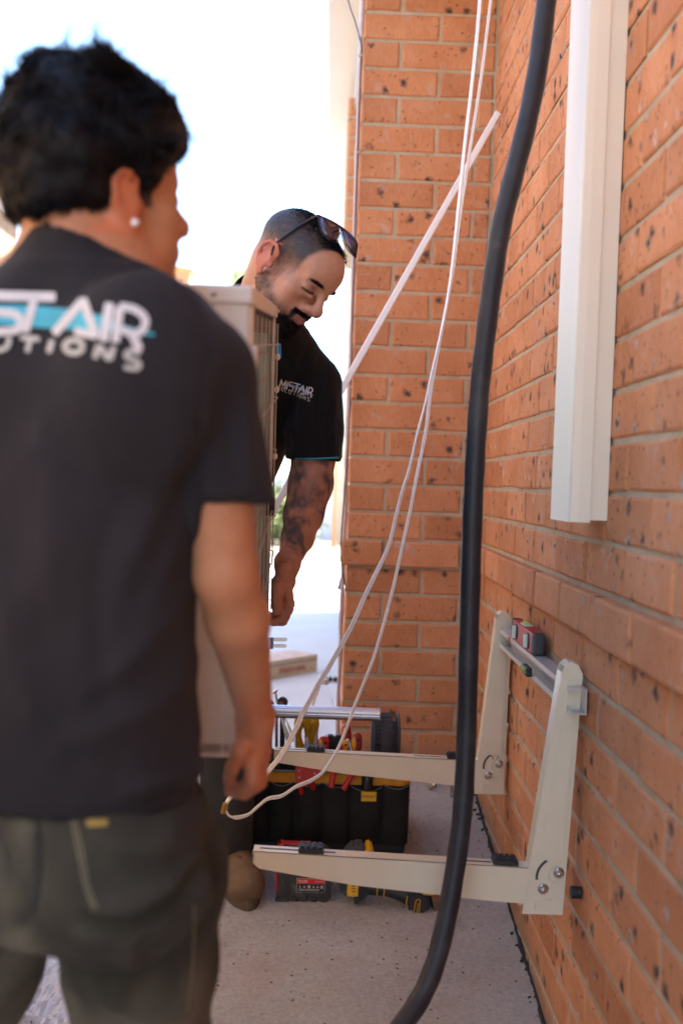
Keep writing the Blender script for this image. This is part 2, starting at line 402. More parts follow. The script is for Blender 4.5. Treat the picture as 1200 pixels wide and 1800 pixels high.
# ------------------------------------------------------------------ ground
WX = 0.476; CY = 3.209; RX = 0.064            # side wall plane, return wall plane, free edge of the return wall
M_mortar = mortar_mat(); M_brick = brick_mat('brick'); M_conc = concrete_mat()
M_cream = plain('cream_enamel', (.76, .67, .50), .32, 0, .03, 20, .05, spec=.5)
M_trim = plain('cream_trim', (.60, .53, .42), .45, 0, .03, 12, .05)
M_black = plain('black_rubber', (.018, .018, .02), .55, 0, .3, 60, .3)
M_zinc = plain('zinc', (.62, .62, .60), .3, 1, .1, 80, .1)
M_alu = plain('aluminium', (.72, .72, .74), .32, 1, .05, 60, .1)
def grid(name, xs, ys, zf, mat, **kw):
    V = [(x, y, zf(x, y)) for y in ys for x in xs]; n = len(xs)
    F = [(j*n+i, j*n+i+1, (j+1)*n+i+1, (j+1)*n+i) for j in range(len(ys)-1) for i in range(n-1)]
    me = bpy.data.meshes.new(name); me.from_pydata(V, [], F); me.update(); o = link(name, me, mat, smooth=True)
    return tag(o, **kw) if kw else o
xs = [-80, -40, -20, -10, -6, -4]+[-3+.1*i for i in range(45)]+[1.6, 2.5, 6, 20, 80]
ys = [-30, -10, -4, -2, -1]+[0+.1*i for i in range(60)]+[6.5, 7, 8, 9, 10, 12, 15, 20, 30, 60, 160]
def gz(x, y): return ground_z(y)+.004*noise.noise(Vector((x*2.3, y*2.3, 0)))*(1 if y < 6 else 0)
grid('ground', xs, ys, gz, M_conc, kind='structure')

# ------------------------------------------------------------------ brick house on the right
house = empty('brick_house', (WX+2, 1.5, 0), 'orange clinker brick house wall with speckled bricks filling the right side', 'house')
mb = MB(); mb.box((WX+.0045, -3.0, -.4), (WX+.25, CY+.05, 2.66)); side_wall = mb.build('side_wall', M_mortar, house)
mb = MB(); mb.box((RX+.004, CY+.0045, -.1), (WX+.006, CY+.22, 2.66)); return_wall = mb.build('return_wall', M_mortar, house)
def brick_mesh(Lx, H, D, seed):
    "front face at y=0 looking to -y, Lx along x; irregular chamfered arrises"
    r = random.Random(seed); c = .0022; pts = []
    cor = [(-Lx/2, -H/2), (0, -H/2), (Lx/2, -H/2), (Lx/2, 0), (Lx/2, H/2), (.15*Lx, H/2), (-Lx/2, H/2), (-Lx/2, 0)]
    for x, z in cor: pts.append((x+r.uniform(-.0016, .0016), z+r.uniform(-.0014, .0014)))
    V = []; n = len(pts)
    for x, z in pts: k = 1-2*c*2.2/H; V.append((x*(1-2*c*2.2/Lx), r.uniform(-.0006, .0006), z*k))
    for x, z in pts: V.append((x, c*1.3+r.uniform(-.0008, .0012), z))
    for x, z in pts: V.append((x, D, z))
    F = [tuple(range(n))]+[(i, n+i, n+(i+1) % n, (i+1) % n) for i in range(n)]+[(n+i, 2*n+i, 2*n+(i+1) % n, n+(i+1) % n) for i in range(n)]
    F = [tuple(reversed(f)) for f in F] if False else F
    me = bpy.data.meshes.new('brick'); me.from_pydata(V, [], F); me.update()
    bm = bmesh.new(); bm.from_mesh(me); bmesh.ops.recalc_face_normals(bm, faces=bm.faces)
    for f in bm.faces:
        if f.index == 0 and f.normal.y > 0: bmesh.ops.reverse_faces(bm, faces=bm.faces); break
    bm.to_mesh(me); bm.free(); me.materials.append(M_brick); return me
FULL = [brick_mesh(.230, .076, .05, i) for i in range(8)]
HALF = [brick_mesh(.110, .076, .05, 20+i) for i in range(5)]
rb = random.Random(3)
def seen(p, m=25):
    x, y, f = proj(p); return f > .3 and -m < x < 1200+m and -m < y < 1800+m
rest_side = MB(); rest_ret = MB(); nb = 0
def put_brick(me, loc, rz, parent, vis, rest):
    global nb
    rz += rb.gauss(0, .0015)
    M = Matrix.Translation(loc) @ Matrix.Rotation(rz, 4, 'Z') @ Matrix.Rotation(rb.gauss(0, .0025), 4, 'Y')
    if vis:
        o = bpy.data.objects.new('brick', me); COL.objects.link(o); o.parent = parent; o.matrix_parent_inverse = wmat(parent).inverted(); o.matrix_basis = M; nb += 1
    else: rest.add([M @ v.co for v in me.vertices], [tuple(p.vertices) for p in me.polygons])
for k in range(-15, 19):                       # joint centre below the course is z = 1 - .002 + .086 k
    zc = .998+.086*k+.043
    band = (k == -3); off = -.020 if band else (.001 if k < -3 else 0)
    y = 1.63+(0 if k % 2 == 0 else .12)-.24*20+.12
    while y < CY+.2:
        a, b = y-.115, y+.115
        if b > -2.9 and a < CY-.02:
            vis = seen((WX, b, zc)) or seen((WX, max(a, .5), zc)) or seen((WX, y, zc))
            vis = vis and zc > ground_z(y)-.06
            jit = rb.uniform(-.0015, .0015)
            if b > CY-.004:
                Lc = CY-.004-a; 
                if Lc > .02:
                    me = brick_mesh(Lc, .076, .05, 500+k); put_brick(me, (WX+off+jit, a+Lc/2, zc), -math.pi/2, side_wall, vis, rest_side)
            else: put_brick(rb.choice(FULL), (WX+off+jit, y, zc), -math.pi/2, side_wall, vis, rest_side)
        y += .24
    if zc < .05: continue
    off = -.016 if band else (.001 if k < -3 else 0); ext = .013 if band else (-.003 if k < -3 else 0)
    x0 = RX-ext; first = .230 if k % 2 == 0 else .110; x = x0; Lb = first
    while x < WX-.012:
        Lc = min(Lb, WX-.006-x+(off if off > 0 else 0))
        if Lc > .015:
            if x == x0 and band: Lc = .110+.013
            if abs(Lc-.23) < 1e-4: me = rb.choice(FULL)
            elif abs(Lc-.11) < 1e-4: me = rb.choice(HALF)
            else: me = brick_mesh(Lc, .076, .05, 900+k*3+int(x*100))
            put_brick(me, (x+Lc/2, CY+off+rb.uniform(-.0012, .0012), zc), 0, return_wall, zc < 2.55, rest_ret)
        x += Lc+.01; Lb = .230
    # ends of the return wall seen from the left
    Lc = .10
    me = brick_mesh(.2, .076, .04, 1300+k); put_brick(me, (RX-.0015-ext, CY+.055+.1, zc), -math.pi/2, return_wall, False, rest_ret)
print('bricks', nb)
tag(rest_side.build('brick_courses', M_brick, side_wall), kind='stuff')
tag(rest_ret.build('brick_courses', M_brick, return_wall), kind='stuff')
# rest of the house behind the return wall
mb = MB(); mb.box((RX+.12, CY+.22, -.1), (RX+.3, 7.2, 2.66)); rear = mb.build('rear_wall', plain('pale_render', (.62, .56, .48), .8), house)
# eaves: soffit, fascia, gutter
mb = MB(); mb.box((.08, -3, 2.662), (3.4, 7.0, 2.675)); mb.build('soffit', M_trim, house)
mb = MB(); mb.box((.058, -3, 2.60), (.078, 7.0, 2.80)); fas = mb.build('fascia', M_trim, house)
mb = MB(); mb.box((.079, CY+.4, 2.645), (.10, 7.0, 2.661)); mb.box((.13, CY+.25, 2.650), (.136, 7.0, 2.6615)); mb.build('quad_trim', M_trim, house)
mb = MB(); mb.prism([(-.057, -3, 2.70), (.054, -3, 2.70), (.054, -3, 2.81), (.048, -3, 2.81), (.048, -3, 2.708), (-.05, -3, 2.708), (-.05, -3, 2.81), (-.057, -3, 2.81)], (0, 10.0, 0)); mb.build('gutter', M_trim, house)
mb = MB(); mb.prism([(.10, -3.1, 2.83), (3.4, -3.1, 4.0), (3.4, -3.1, 3.9), (.10, -3.1, 2.812)], (0, 10.2, 0)); mb.build('roof', plain('roof_tile', (.20, .11, .08), .8, 0, .2, 5, .4), house)
# brick nib under the soffit beyond the return wall
mb = MB(); mb.prism([(0, 4.62, 2.02), (.12, 4.45, 2.0), (.16, 4.45, 2.66), (.14, 4.5, 2.66), (.002, 4.62, 2.60)], (0, .0, 0)) if False else mb.box((.035, 4.45, 2.06), (.17, 5.1, 2.655)); nib = mb.build('brick_nib', M_mortar, house)
nbm = [brick_mesh(.125, .076, .03, 2000+i) for i in range(3)]; nbs = [brick_mesh(.31, .076, .03, 2010+i) for i in range(3)]
for i in range(7):
    z = 2.10+.086*i
    for me, loc, rz in ((nbm[i % 3], (.1, 4.446, z), 0), (nbs[i % 3], (.031, 4.61, z), -math.pi/2), (nbs[(i+1) % 3], (.031, 4.93, z), -math.pi/2)):
        o = bpy.data.objects.new('brick', me); COL.objects.link(o); o.parent = nib; o.matrix_parent_inverse = wmat(nib).inverted(); o.location = loc; o.rotation_euler = (0, 0, rz)
# pinkish sealing strip down the free edge of the return wall
M_pink = plain('pink_seal', (.62, .48, .46), .7, 0, .12, 70, .4)
r2 = random.Random(5); mb = MB(); pts = []
for i in range(60):
    z = .07+i*.0435; pts.append((RX-.009+r2.uniform(-.0012, .0012)+(-.007 if z < .74 else 0)*0, CY+.012, z))
mb.tube(pts, [.0065+r2.uniform(-.0008, .0012) for _ in pts], 8); mb.build('edge_seal', M_pink, house)
# black mastic and debris along the foot of the side wall
mb = MB(); r3 = random.Random(9)
for i in range(70):
    y = 1.1+r3.random()*2.05; x = WX-.004-abs(r3.gauss(0, .008))-(.015 if r3.random() < .06 else 0); s_ = r3.uniform(.0012, .0045)
    M = Matrix.Translation((x, y, ground_z(y)+s_*.4)) @ Matrix.Rotation(r3.random()*6, 4, 'Z') @ Matrix.Rotation(r3.random()*2, 4, 'X')
    mb.box((-s_*1.3, -s_*.7, -s_*.4), (s_*1.3, s_*.7, s_*.4), M)
q = []; rr_ = []
for i in range(150):
    y = .9+i*.0155; q.append((WX-.001-r3.random()*.003, y, ground_z(y)-.001)); rr_.append(.004+.0035*noise.noise(Vector((y*9, 3, 1)))+.0015*noise.noise(Vector((y*45, 3, 1))))
mb.tube(q, rr_, 7)
tag(mb.build('mastic_crumbs', plain('tar', (.025, .022, .022), .8)), 'black crumbled mastic lying along the foot of the brick wall', 'debris', kind='stuff')
mb = MB()
for i in range(420):
    y = 1.2+r3.random()*2.6; x = r3.uniform(-1.0, .45); s_ = r3.uniform(.0006, .0024)
    M = Matrix.Translation((x, y, ground_z(y)+s_*.5)) @ Matrix.Rotation(r3.random()*6, 4, 'Z') @ Matrix.Rotation(r3.random()*2, 4, 'X')
    mb.box((-s_*1.3, -s_*.8, -s_*.5), (s_*1.3, s_*.8, s_*.5), M)
tag(mb.build('brick_dust', plain('dust', (.17, .13, .11), .9, 0, .6, 300)), 'small dark brick crumbs scattered over the rough concrete', 'debris', kind='stuff')

# ------------------------------------------------------------------ neighbour on the left
nei = empty('neighbour_garage', (-2.6, 2, -.3), 'timber boarded garage with white gutter behind the left man\'s shoulder', 'garage')
M_board = plain('brown_board', (.26, .16, .085), .75, 0, .2, 8, .3)
GX = -1.72
for i in range(46):
    y0 = -2.6+i*.185; mb = MB(); mb.box((GX-.13+r3.uniform(-.004, .004), y0, -.3), (GX-.10, y0+.179, 2.45)); mb.build('board', M_board, nei)
mb = MB(); mb.box((GX-3, -2.6, -.3), (GX-.132, 5.9, 2.5)); mb.build('wall', plain('dark_lining', (.1, .07, .05), .9), nei)
mb = MB(); mb.box((GX-.115, -2.7, 2.42), (GX, 5.95, 2.56), None, .008); mb.build('gutter', plain('white_gutter', (.8, .8, .78), .4), nei)
mb = MB(); mb.prism([(GX-.01, -2.75, 2.565), (GX-3.2, -2.75, 3.9), (GX-3.2, -2.75, 3.8), (GX-.06, -2.75, 2.562)], (0, 8.75, 0)); rf = mb.build('roof', plain('grey_blue_sheet', (.30, .36, .42), .5), nei)
mb = MB()
for i in range(38):
    y = -2.7+i*.23; a = Vector((GX-.03, y, 2.585)); b = Vector((GX-3.15, y, 3.895)); mb.tube([a, b], .012, 6)
mb.build('roof_rib', plain('grey_blue_sheet', (.30, .36, .42), .5), rf)

# ------------------------------------------------------------------ far end of the yard
def zat(y): return ground_z(y)
ff = empty('far_fence', (-3, 15, .1), 'pale blue-grey metal fence across the far end of the yard', 'fence')
M_ff = plain('fence_sheet', (.55, .57, .62), .55, 0, .05)
x = -9.0; i = 0
while x < 3.4:
    mb = MB(); mb.box((x, 15+.01*(i % 2), .1), (x+.38, 15.02+.01*(i % 2), 1.02)); mb.build('panel', M_ff, ff)
    x += .386; i += 1
mb = MB(); mb.box((-9, 14.97, 1.02), (3.4, 15.06, 1.07)); mb.build('rail', M_ff, ff)
mb = MB()
p = P(600, 900, 13.8); mb.box((p.x-.045, 13.8, .1), (p.x+.16, 13.99, 4.3)); tag(mb.build('porch_post', plain('post_cream', (.42, .34, .24), .6)), 'cream square porch post far behind the man in the black polo', 'post')
p = P(588, 900, 13.4); mb = MB(); mb.box((p.x-.035, 13.4, .1), (p.x+.035, 13.47, 1.62)); tag(mb.build('timber_post', plain('post_timber', (.50, .27, .13), .7, 0, .2)), 'short orange timber post left of the cream porch post', 'post')
mb = MB(); r3 = random.Random(4)
kb = empty('garden_edging', (0, 12.5, .1), 'low beige stone edging at the far end of the white paving', 'edging')
x = -6.0
while x < 1.3:
    wd = r3.uniform(.28, .4); mb = MB(); mb.box((x, 11.6, .095), (x+wd-.02, 11.85, .19+r3.uniform(-.01, .01)), None, .015); mb.build('stone', plain('beige_stone', (.50, .44, .34), .85, 0, .2, 20, .5), kb); x += wd
mb = MB(); mb.box((-6, 11.86, .09), (1.3, 14.9, .15)); tag(mb.build('garden_bed', plain('soil', (.24, .19, .14), .95, 0, .3, 10, .6)), kind='structure')
# leafy shrubs
def leafy(name, c, r, n, size, col, label, cat, seed, trunk=True, group=None):
    rr = np.random.RandomState(seed); root = empty(name, (c[0], c[1], .1), label, cat, group)
    cl = rr.normal(size=(26, 3)); cl /= np.linalg.norm(cl, axis=1)[:, None]; cl = cl*rr.uniform(.35, .85, (26, 1))*np.array(r)+np.array(c)
    k = rr.randint(0, 26, n); q = cl[k]+rr.normal(size=(n, 3))*np.array(r)*.17
    d = rr.normal(size=(n, 3)); d /= np.linalg.norm(d, axis=1)[:, None]; e = np.cross(d, rr.normal(size=(n, 3))); e /= np.linalg.norm(e, axis=1)[:, None]
    sz = size*rr.uniform(.6, 1.3, (n, 1)); V = np.stack([q-d*sz, q+e*sz*.45, q+d*sz, q-e*sz*.45], 1).reshape(-1, 3); Q = np.arange(4*n).reshape(-1, 4)
    np_obj('crown', V, Q, plain('leaf_'+name, col, .6, 0, .35, 3, 0), root, smooth=False)
    mb = MB()
    for i in range(5): mb.tube([(c[0], c[1], .08), (c[0]+.3*(cl[i][0]-c[0]), c[1]+.3*(cl[i][1]-c[1]), .1+.5*(cl[i][2]-.1)), tuple(cl[i])], [.03*size*12, .02*size*12, .006], 7)
    mb.build('trunk', plain('bark', (.16, .12, .09), .9), root); return root
leafy('shrub', P(497, 905, 13.6).to_tuple(), (.5, .5, .45), 5000, .035, (.20, .24, .09), 'pale green shrub seen through the gap beside the tattooed arm', 'shrub', 1)
leafy('tree', P(436, 503, 30).to_tuple(), (.55, .55, .5), 4000, .11, (.34, .38, .18), 'distant pale green treetop behind the bearded man\'s collar', 'tree', 2)
# brick gate pier seen just above the unit
p = P(312, 480, 9.0); ga = empty('gate_pier', (p.x, 9, .1), 'distant orange brick pier peeping over the top of the white cabinet', 'pier')
mb = MB(); mb.box((p.x-.11, 9.0, .1), (p.x+.11, 9.22, p.z)); mb.build('shaft', M_mortar, ga)
mb = MB(); mb.prism([(p.x-.15, 8.98, p.z+.002), (p.x+.15, 8.98, p.z+.002), (p.x+.13, 8.98, p.z+.04), (p.x-.15, 8.98, p.z+.075)], (0, .26, 0)); mb.build('cap', plain('orange_tile', (.62, .28, .08), .7), ga)
pm = [brick_mesh(.22, .076, .03, 3000+i) for i in range(3)]
for i in range(60):
    z = .15+.086*i
    if z > p.z-.04: break
    o = bpy.data.objects.new('brick', pm[i % 3]); COL.objects.link(o); o.parent = ga; o.matrix_parent_inverse = wmat(ga).inverted(); o.location = (p.x, 8.996, z)
# ------------------------------------------------------------------ things on the walls
# cream duct
duct = empty('air_conditioner_duct', (WX, 1.8, .95), 'cream plastic pipe duct running up the brick wall and ending in mid wall', 'duct')
M_pvc = plain('cream_pvc', (.80, .735, .60), .38, 0, .02, 6, .03)
ya, yb, zt, zb = 1.735, 1.875, 3.0, .947
poly = [(WX+.0, ya, zb), (.416, ya, zb), (.409, ya+.008, zb), (.409, yb-.012, zb), (.416, yb-.004, zb), (.436, yb, zb), (WX, yb, zb)]
mb = MB(); mb.prism([(WX-.001, ya-.001, zb+.004), (.440, ya-.003, zb+.004), (.436, ya-.003, zb+.004), (.436, yb+.003, zb+.004), (WX-.001, yb+.003, zb+.004)], (0, 0, 1.7)); mb.build('back_channel', M_pvc, duct)
poly = [(.4445, ya-.0065, zb), (.424, ya-.0065, zb), (.4115, ya-.0055, zb), (.4092, ya-.002, zb), (.4085, ya+.004, zb), (.4085, yb-.008, zb), (.4092, yb, zb), (.413, yb+.004, zb), (.4445, yb+.0065, zb)]
mb = MB(); mb.prism(poly, (0, 0, 1.7)); mb.build('cover', M_pvc, duct)
# thick black insulated hose
hp = [(985, -260, 1.72), (975, -120, 1.74), (960, 0, 1.75), (946, 110, 1.75), (927, 210, 1.75), (902, 310, 1.75), (880, 400, 1.75), (866, 490, 1.75), (854, 580, 1.75), (843, 680, 1.75), (836, 780, 1.75), (831, 880, 1.75), (827, 1000, 1.75), (823, 1150, 1.75), (819, 1300, 1.75), (812, 1430, 1.74), (799, 1530, 1.73), (783, 1620, 1.71), (764, 1695, 1.69), (738, 1755, 1.67), (703, 1808, 1.64)]
hpts = [P(*q) for q in hp]; e = hpts[-1]; hpts += [Vector((e.x-.05, 1.60, e.z-.055)), Vector((e.x-.14, 1.52, ground_z(1.52)+.035)), Vector((e.x-.3, 1.42, ground_z(1.42)+.02)), Vector((e.x-.5, 1.3, ground_z(1.3)+.02))]
top = hpts[0]; hpts = [Vector((top.x+.07, 1.80, 2.60)), Vector((top.x+.03, 1.74, 2.2))]+hpts if top.z < 2.1 else hpts
hs = spline(hpts, 8); mb = MB(); mb.tube(hs, [.0172+.0004*math.sin(i*.9) for i in range(len(hs))], 24)
M_hose = plain('black_foam_hose', (.022, .022, .027), .5, 0, .25, 18, .12, ((.05, .047, .045), 9, .55), spec=.4)
tag(mb.build('insulated_hose', M_hose), 'thick black foam covered hose hanging in front of the brick wall', 'hose')
# white twin cable, hanging down and back up
M_cable = plain('white_cable', (.90, .89, .87), .45, 0, .04, 60, .05)
A = [(848, -330, 2.9), (846, -120, 2.75), (843, 0, 2.65), (831, 130, 2.6), (816, 260, 2.55), (804, 380, 2.5), (793, 480, 2.48), (780, 560, 2.45), (760, 650, 2.4), (747, 709, 2.37), (732, 767, 2.33), (720, 821, 2.3), (707, 863, 2.28), (696, 906, 2.25), (683, 959, 2.22), (661, 1007, 2.2), (640, 1050, 2.18), (619, 1098, 2.15), (587, 1157, 2.12), (560, 1202, 2.1), (548, 1225, 2.1), (534, 1250, 2.08), (520, 1281, 2.06), (499, 1320, 2.04), (481, 1344, 2.03), (460, 1367, 2.02), (432, 1383, 2.01), (410, 1397, 2.0), (399, 1410, 2.0), (397, 1421, 2.0)]
B = [(396, 1421, 2.0), (402, 1433, 2.0), (415, 1437, 2.0), (436, 1432, 2.01), (453, 1418, 2.02), (471, 1404, 2.03), (495, 1399, 2.04), (520, 1383, 2.05), (548, 1371, 2.07), (569, 1355, 2.08), (590, 1323, 2.1), (607, 1285, 2.12), (621, 1246, 2.15), (635, 1211, 2.18), (656, 1157, 2.2), (675, 1093, 2.25), (693, 1023, 2.28), (709, 949, 2.3), (720, 900, 2.33), (731, 842, 2.35), (748, 757, 2.4), (755, 700, 2.42), (765, 640, 2.45), (778, 570, 2.48), (795, 480, 2.5), (808, 380, 2.53), (826, 260, 2.58), (846, 130, 2.62), (862, 0, 2.68), (878, -120, 2.75), (890, -330, 2.9)]
def cable(pts, r, gap, twist, name):
    p = spline([P(*q) for q in pts], 5); mb = MB(); off = []
    for s_ in (-1, 1):
        q = []
        for i, c in enumerate(p):
            tg = (p[min(i+1, len(p)-1)]-p[max(i-1, 0)]).normalized(); a = twist(i/len(p)); sd_ = tg.cross(Vector((math.sin(a), math.cos(a), 0))).normalized(); q.append(c+sd_*gap*s_)
        mb.tube(q, r, 8)
    return mb
m1 = cable(A, .0027, .0026, lambda t: .3+1.4*t*3, 'a'); m2 = cable(B, .0023, .0019, lambda t: 1.4+2.2*t, 'b')
m1.add(m2.v, m2.f, True); tag(m1.build('white_cable', M_cable), 'white twin flex hanging in a long loop down to the tool bag', 'cable')
a = P(396, 1412, 1.99); mb = MB(); mb.tube([a, a+Vector((-.004, 0, -.02))], .005, 8); tag(mb.build('cable_gland', plain('gold', (.5, .3, .06), .4, 1)), 'small brass end piece at the bottom of the white cable loop', 'cable end')
# straight white strip leaning into the corner
a = P(874, 200, 3.03); a.x = min(a.x, WX-.012); b = P(490, 880, 2.72); d = (b-a).normalized()
t_ = 0
while (b+d*t_).z > ground_z(2.5)+.01 and t_ < 3: t_ += .01
e = b+d*t_; ax = (e-a); mb = MB(); n_ = Vector((0, -1, 0)); sd_ = ax.normalized().cross(n_).normalized(); n_ = sd_.cross(ax.normalized())
poly = [a+sd_*u+n_*v for u, v in ((-.0092, 0), (.0092, 0), (.0092, .008), (.007, .010), (-.007, .010), (-.0092, .008))]
mb.prism(poly, ax); tag(mb.build('white_strip', plain('white_pvc', (.92, .92, .91), .35, 0, .03, 10, .03)), 'long straight white plastic strip leaning diagonally into the wall corner', 'strip')
# thin grey cable tacked down the edge of the return wall
q = [(606, -60, 3.3), (612, 0, 3.3), (624, 38, 3.26), (634, 76, 3.2), (634.5, 98, 3.19), (631, 180, 3.19), (628, 270, 3.19), (624.5, 370, 3.19), (622, 450, 3.19), (619, 550, 3.19), (617, 640, 3.19), (614, 730, 3.19), (610, 800, 3.19), (606, 860, 3.18), (601, 920, 3.18), (599, 970, 3.18), (601, 1005, 3.19), (606, 1024, 3.2), (608, 1040, 3.2)]
cp = spline([P(*k) for k in q], 5); mb = MB(); mb.tube(cp, .0024, 8); cb = mb.build('grey_cable', plain('grey_cable', (.13, .12, .13), .5)); tag(cb, 'thin grey cable tacked down the left edge of the brick return', 'cable')
for py in (98, 268, 680, 855):
    c = P(634-.034*(py-98)*.95, py, 3.186); mb = MB(); mb.box(c-Vector((.006, .004, .003)), c+Vector((.006, .004, .003))); mb.build('clip', plain('clip', (.5, .42, .32), .6), cb)
# outdoor tap stub behind the return edge
c = P(597, 1015, 3.33); mb = MB(); tp = empty('garden_tap', c, 'small dusty grey tap on the wall edge beside the hanging cable end', 'tap')
lathe(MB(), c, (1, 0, 0), [(0, .01)]); mb = MB(); lathe(mb, c+Vector((.05, 0, .0)), (-1, 0, -.15), [(-.01, .012), (0, .012), (.012, .019), (.03, .02), (.046, .015), (.05, .006)], 14); mb.build('body', plain('tap_grey', (.33, .30, .30), .6), tp)
mb = MB(); mb.tube([c+Vector((.008, 0, -.005)), c+Vector((.002, -.004, -.03)), c+Vector((-.004, -.006, -.038))], [.009, .008, .006], 10); mb.build('spout', plain('tap_dark', (.14, .12, .11), .6), tp)

# ------------------------------------------------------------------ bracket set
br = empty('wall_bracket', (WX, 2.2, .3), 'cream steel air conditioner wall bracket with two arms and a crossbar', 'bracket')
M_slot = plain('painted_slot_shade', (.10, .09, .08), .6, .5)  # dark tone paints the shade in the slots and the pressed mark
def upright_frame(Y, tilt):
    "bracket plane frame: u = away from wall (-X), v = up"
    def pt(u, v, dy=0): return Vector((WX-.004-u-(tilt*(1-(v-.228)/.463)), Y+dy, v))
    return pt
def make_side(Y, tilt, rise, n):
    pt = upright_frame(Y, tilt); zt, zb = .691, .228
    up = MB()
    out = [(0, zb), (0, zt-.022), (.010, zt-.004), (.026, zt), (.034, zt-.008), (.038, zt-.02), (.070, zb+.045), (.074, zb)]
    up.prism([pt(u, v) for u, v in out], (0, .0022, 0), .0006)                                  # near plate
    up.prism([pt(u, v, .038) for u, v in out], (0, .0022, 0), .0006)                              # far plate
    a = [pt(.0385, zt-.02, .002), pt(.0705, zb+.045, .002), pt(.0685, zb+.045, .002), pt(.0365, zt-.02, .002)]
    up.prism(a, (0, .036, 0)); 
    up.prism([pt(0, zb, .002), pt(0.0022, zb, .002), pt(.0022, zt-.02, .002), pt(0, zt-.02, .002)], (0, .036, 0))
    up.prism([pt(.010, zt-.0045, .002), pt(.026, zt-.001, .002), pt(.034, zt-.009, .002), pt(.0325, zt-.011, .002), pt(.026, zt-.003, .002), pt(.010, zt-.0065, .002)], (0, .036, 0))
    U = up.build('upright', M_cream, br)
    # pressed rib, slightly proud, following the taper
    rb_ = MB(); rp = [(.008, zb+.10), (.008, zt-.05), (.012, zt-.036), (.020, zt-.030), (.026, zt-.036), (.030, zt-.05), (.052, zb+.13), (.040, zb+.10), (.026, zb+.098)]
    rb_.prism([pt(u, v, -.0045) for u, v in rp], (0, .0046, 0), .002); rb_.build('pressed_rib', M_cream, U)
    # curved adjusting slot
    sl_ = MB(); cc = (.018, zb+.070); sp = [pt(cc[0]+.030*math.cos(t), cc[1]+.030*math.sin(t), -.0004) for t in [rad(205-k*10.5) for k in range(11)]]
    vs = []; fs = []
    for i, t in enumerate([rad(75-k*8.5) for k in range(11)]):
        for r_ in (.0325, .0375): vs.append(pt(cc[0]+r_*math.cos(t), cc[1]+r_*math.sin(t), -.0006))
    for i in range(10): fs.append((2*i, 2*i+1, 2*i+3, 2*i+2))
    sl_.add(vs, fs); sl_.build('slot', M_slot, U)
    rg = MB()
    for i, (u, v, r0) in enumerate(((.018, zb+.075, .0145),)):
        ring = [pt(u+r0*math.cos(t), v+r0*math.sin(t), -.0012) for t in [rad(250+k*14) for k in range(16)]]; rg.tube(ring, .0016, 6)
    rg.tube([pt(.052, zb+.010, -.0006), pt(.052, zb+.026, -.0006), pt(.034, zb+.028, -.0006), pt(.022, zb+.028, -.0006)], .0014, 6); rg.build('pressed_ring', M_cream, U)
    for u, v in ((.014, zb+.078), (.040, zb+.048)):
        bo = MB(); c = pt(u, v, -.0026); lathe(bo, c+Vector((0, .002, 0)), (0, -1, 0), [(0, .0098), (.0012, .0098), (.0016, .0001)], 20)
        hx = [c+Vector((.0072*math.cos(rad(60*k+12)), -.0002, .0072*math.sin(rad(60*k+12)))) for k in range(6)]; bo.prism(hx, (0, -.0052, 0), .0008)
        lathe(bo, c, (0, -1, 0), [(.0, .004), (.0062, .004), (.0065, .0001)], 10); bo.build('bolt', M_zinc, U)
    # arm: tapered channel
    W0 = Vector((WX-.045, Y, .311)); Lr = .545; ca = math.cos(rise); sa = math.sin(rise)
    def ap(u, v, dy=0): return Vector((W0.x-u*ca-v*sa*0, Y+.0024+dy, W0.z+u*sa+v))
    ar = MB(); side = [(-.012, -.067), (.10, -.066), (.36, -.052), (Lr-.012, -.032), (Lr, -.022), (Lr, 0), (-.012, 0)]
    side = [(u-.0, v+.0) for u, v in side]
    ar.prism([ap(u, v) for u, v in side], (0, .0022, 0), .0007); ar.prism([ap(u, v, .031) for u, v in side], (0, .0022, 0), .0007)
    ar.prism([ap(0, .0), ap(Lr-.001, .0), ap(Lr-.001, -.0022), ap(0, -.0022)], (0, .033, 0), .0007)
    ar.prism([ap(Lr, -.002), ap(Lr, -.022), ap(Lr-.002, -.022), ap(Lr-.002, -.002)], (0, .033, 0))
    AR = ar.build('arm', M_cream, br)
    for u0, u1 in ((Lr-.15, Lr-.012), (.11, .19)):
      sm = MB(); sm.box(Vector((0, 0, 0)), Vector((u1-u0, .005, .0006)), Matrix.Translation(ap(u1, .0001, .0145)) @ Matrix.Rotation(rise, 4, 'Y')); sm.build('slot', M_slot, AR)
    for u0 in ((Lr-.105, .085)[0], (Lr-.105, .085)[1]):
        pd = MB(); M = Matrix.Translation(ap(u0, .0006, .001)) @ Matrix.Rotation(rise, 4, 'Y')
        pd.box((-.023, 0, 0), (.023, .032, .0085), M, .0015)
        for i in range(4):
            for j in range(3): pd.box((-.0195+i*.0105, .0025+j*.0098, .0085), (-.0195+i*.0105+.0075, .0025+j*.0098+.0072, .0125), M, .0008)
        pd.build('rubber_pad', M_black, AR)
make_side(1.836, .020, .032, 0); make_side(2.557, .005, .022, 1)
# anchor bolt below the near upright's back plate
mb = MB(); mb.tube([(WX-.002, 1.80, .285), (WX-.02, 1.80, .285)], .011, 12); mb.build('anchor_bolt', M_black, br)
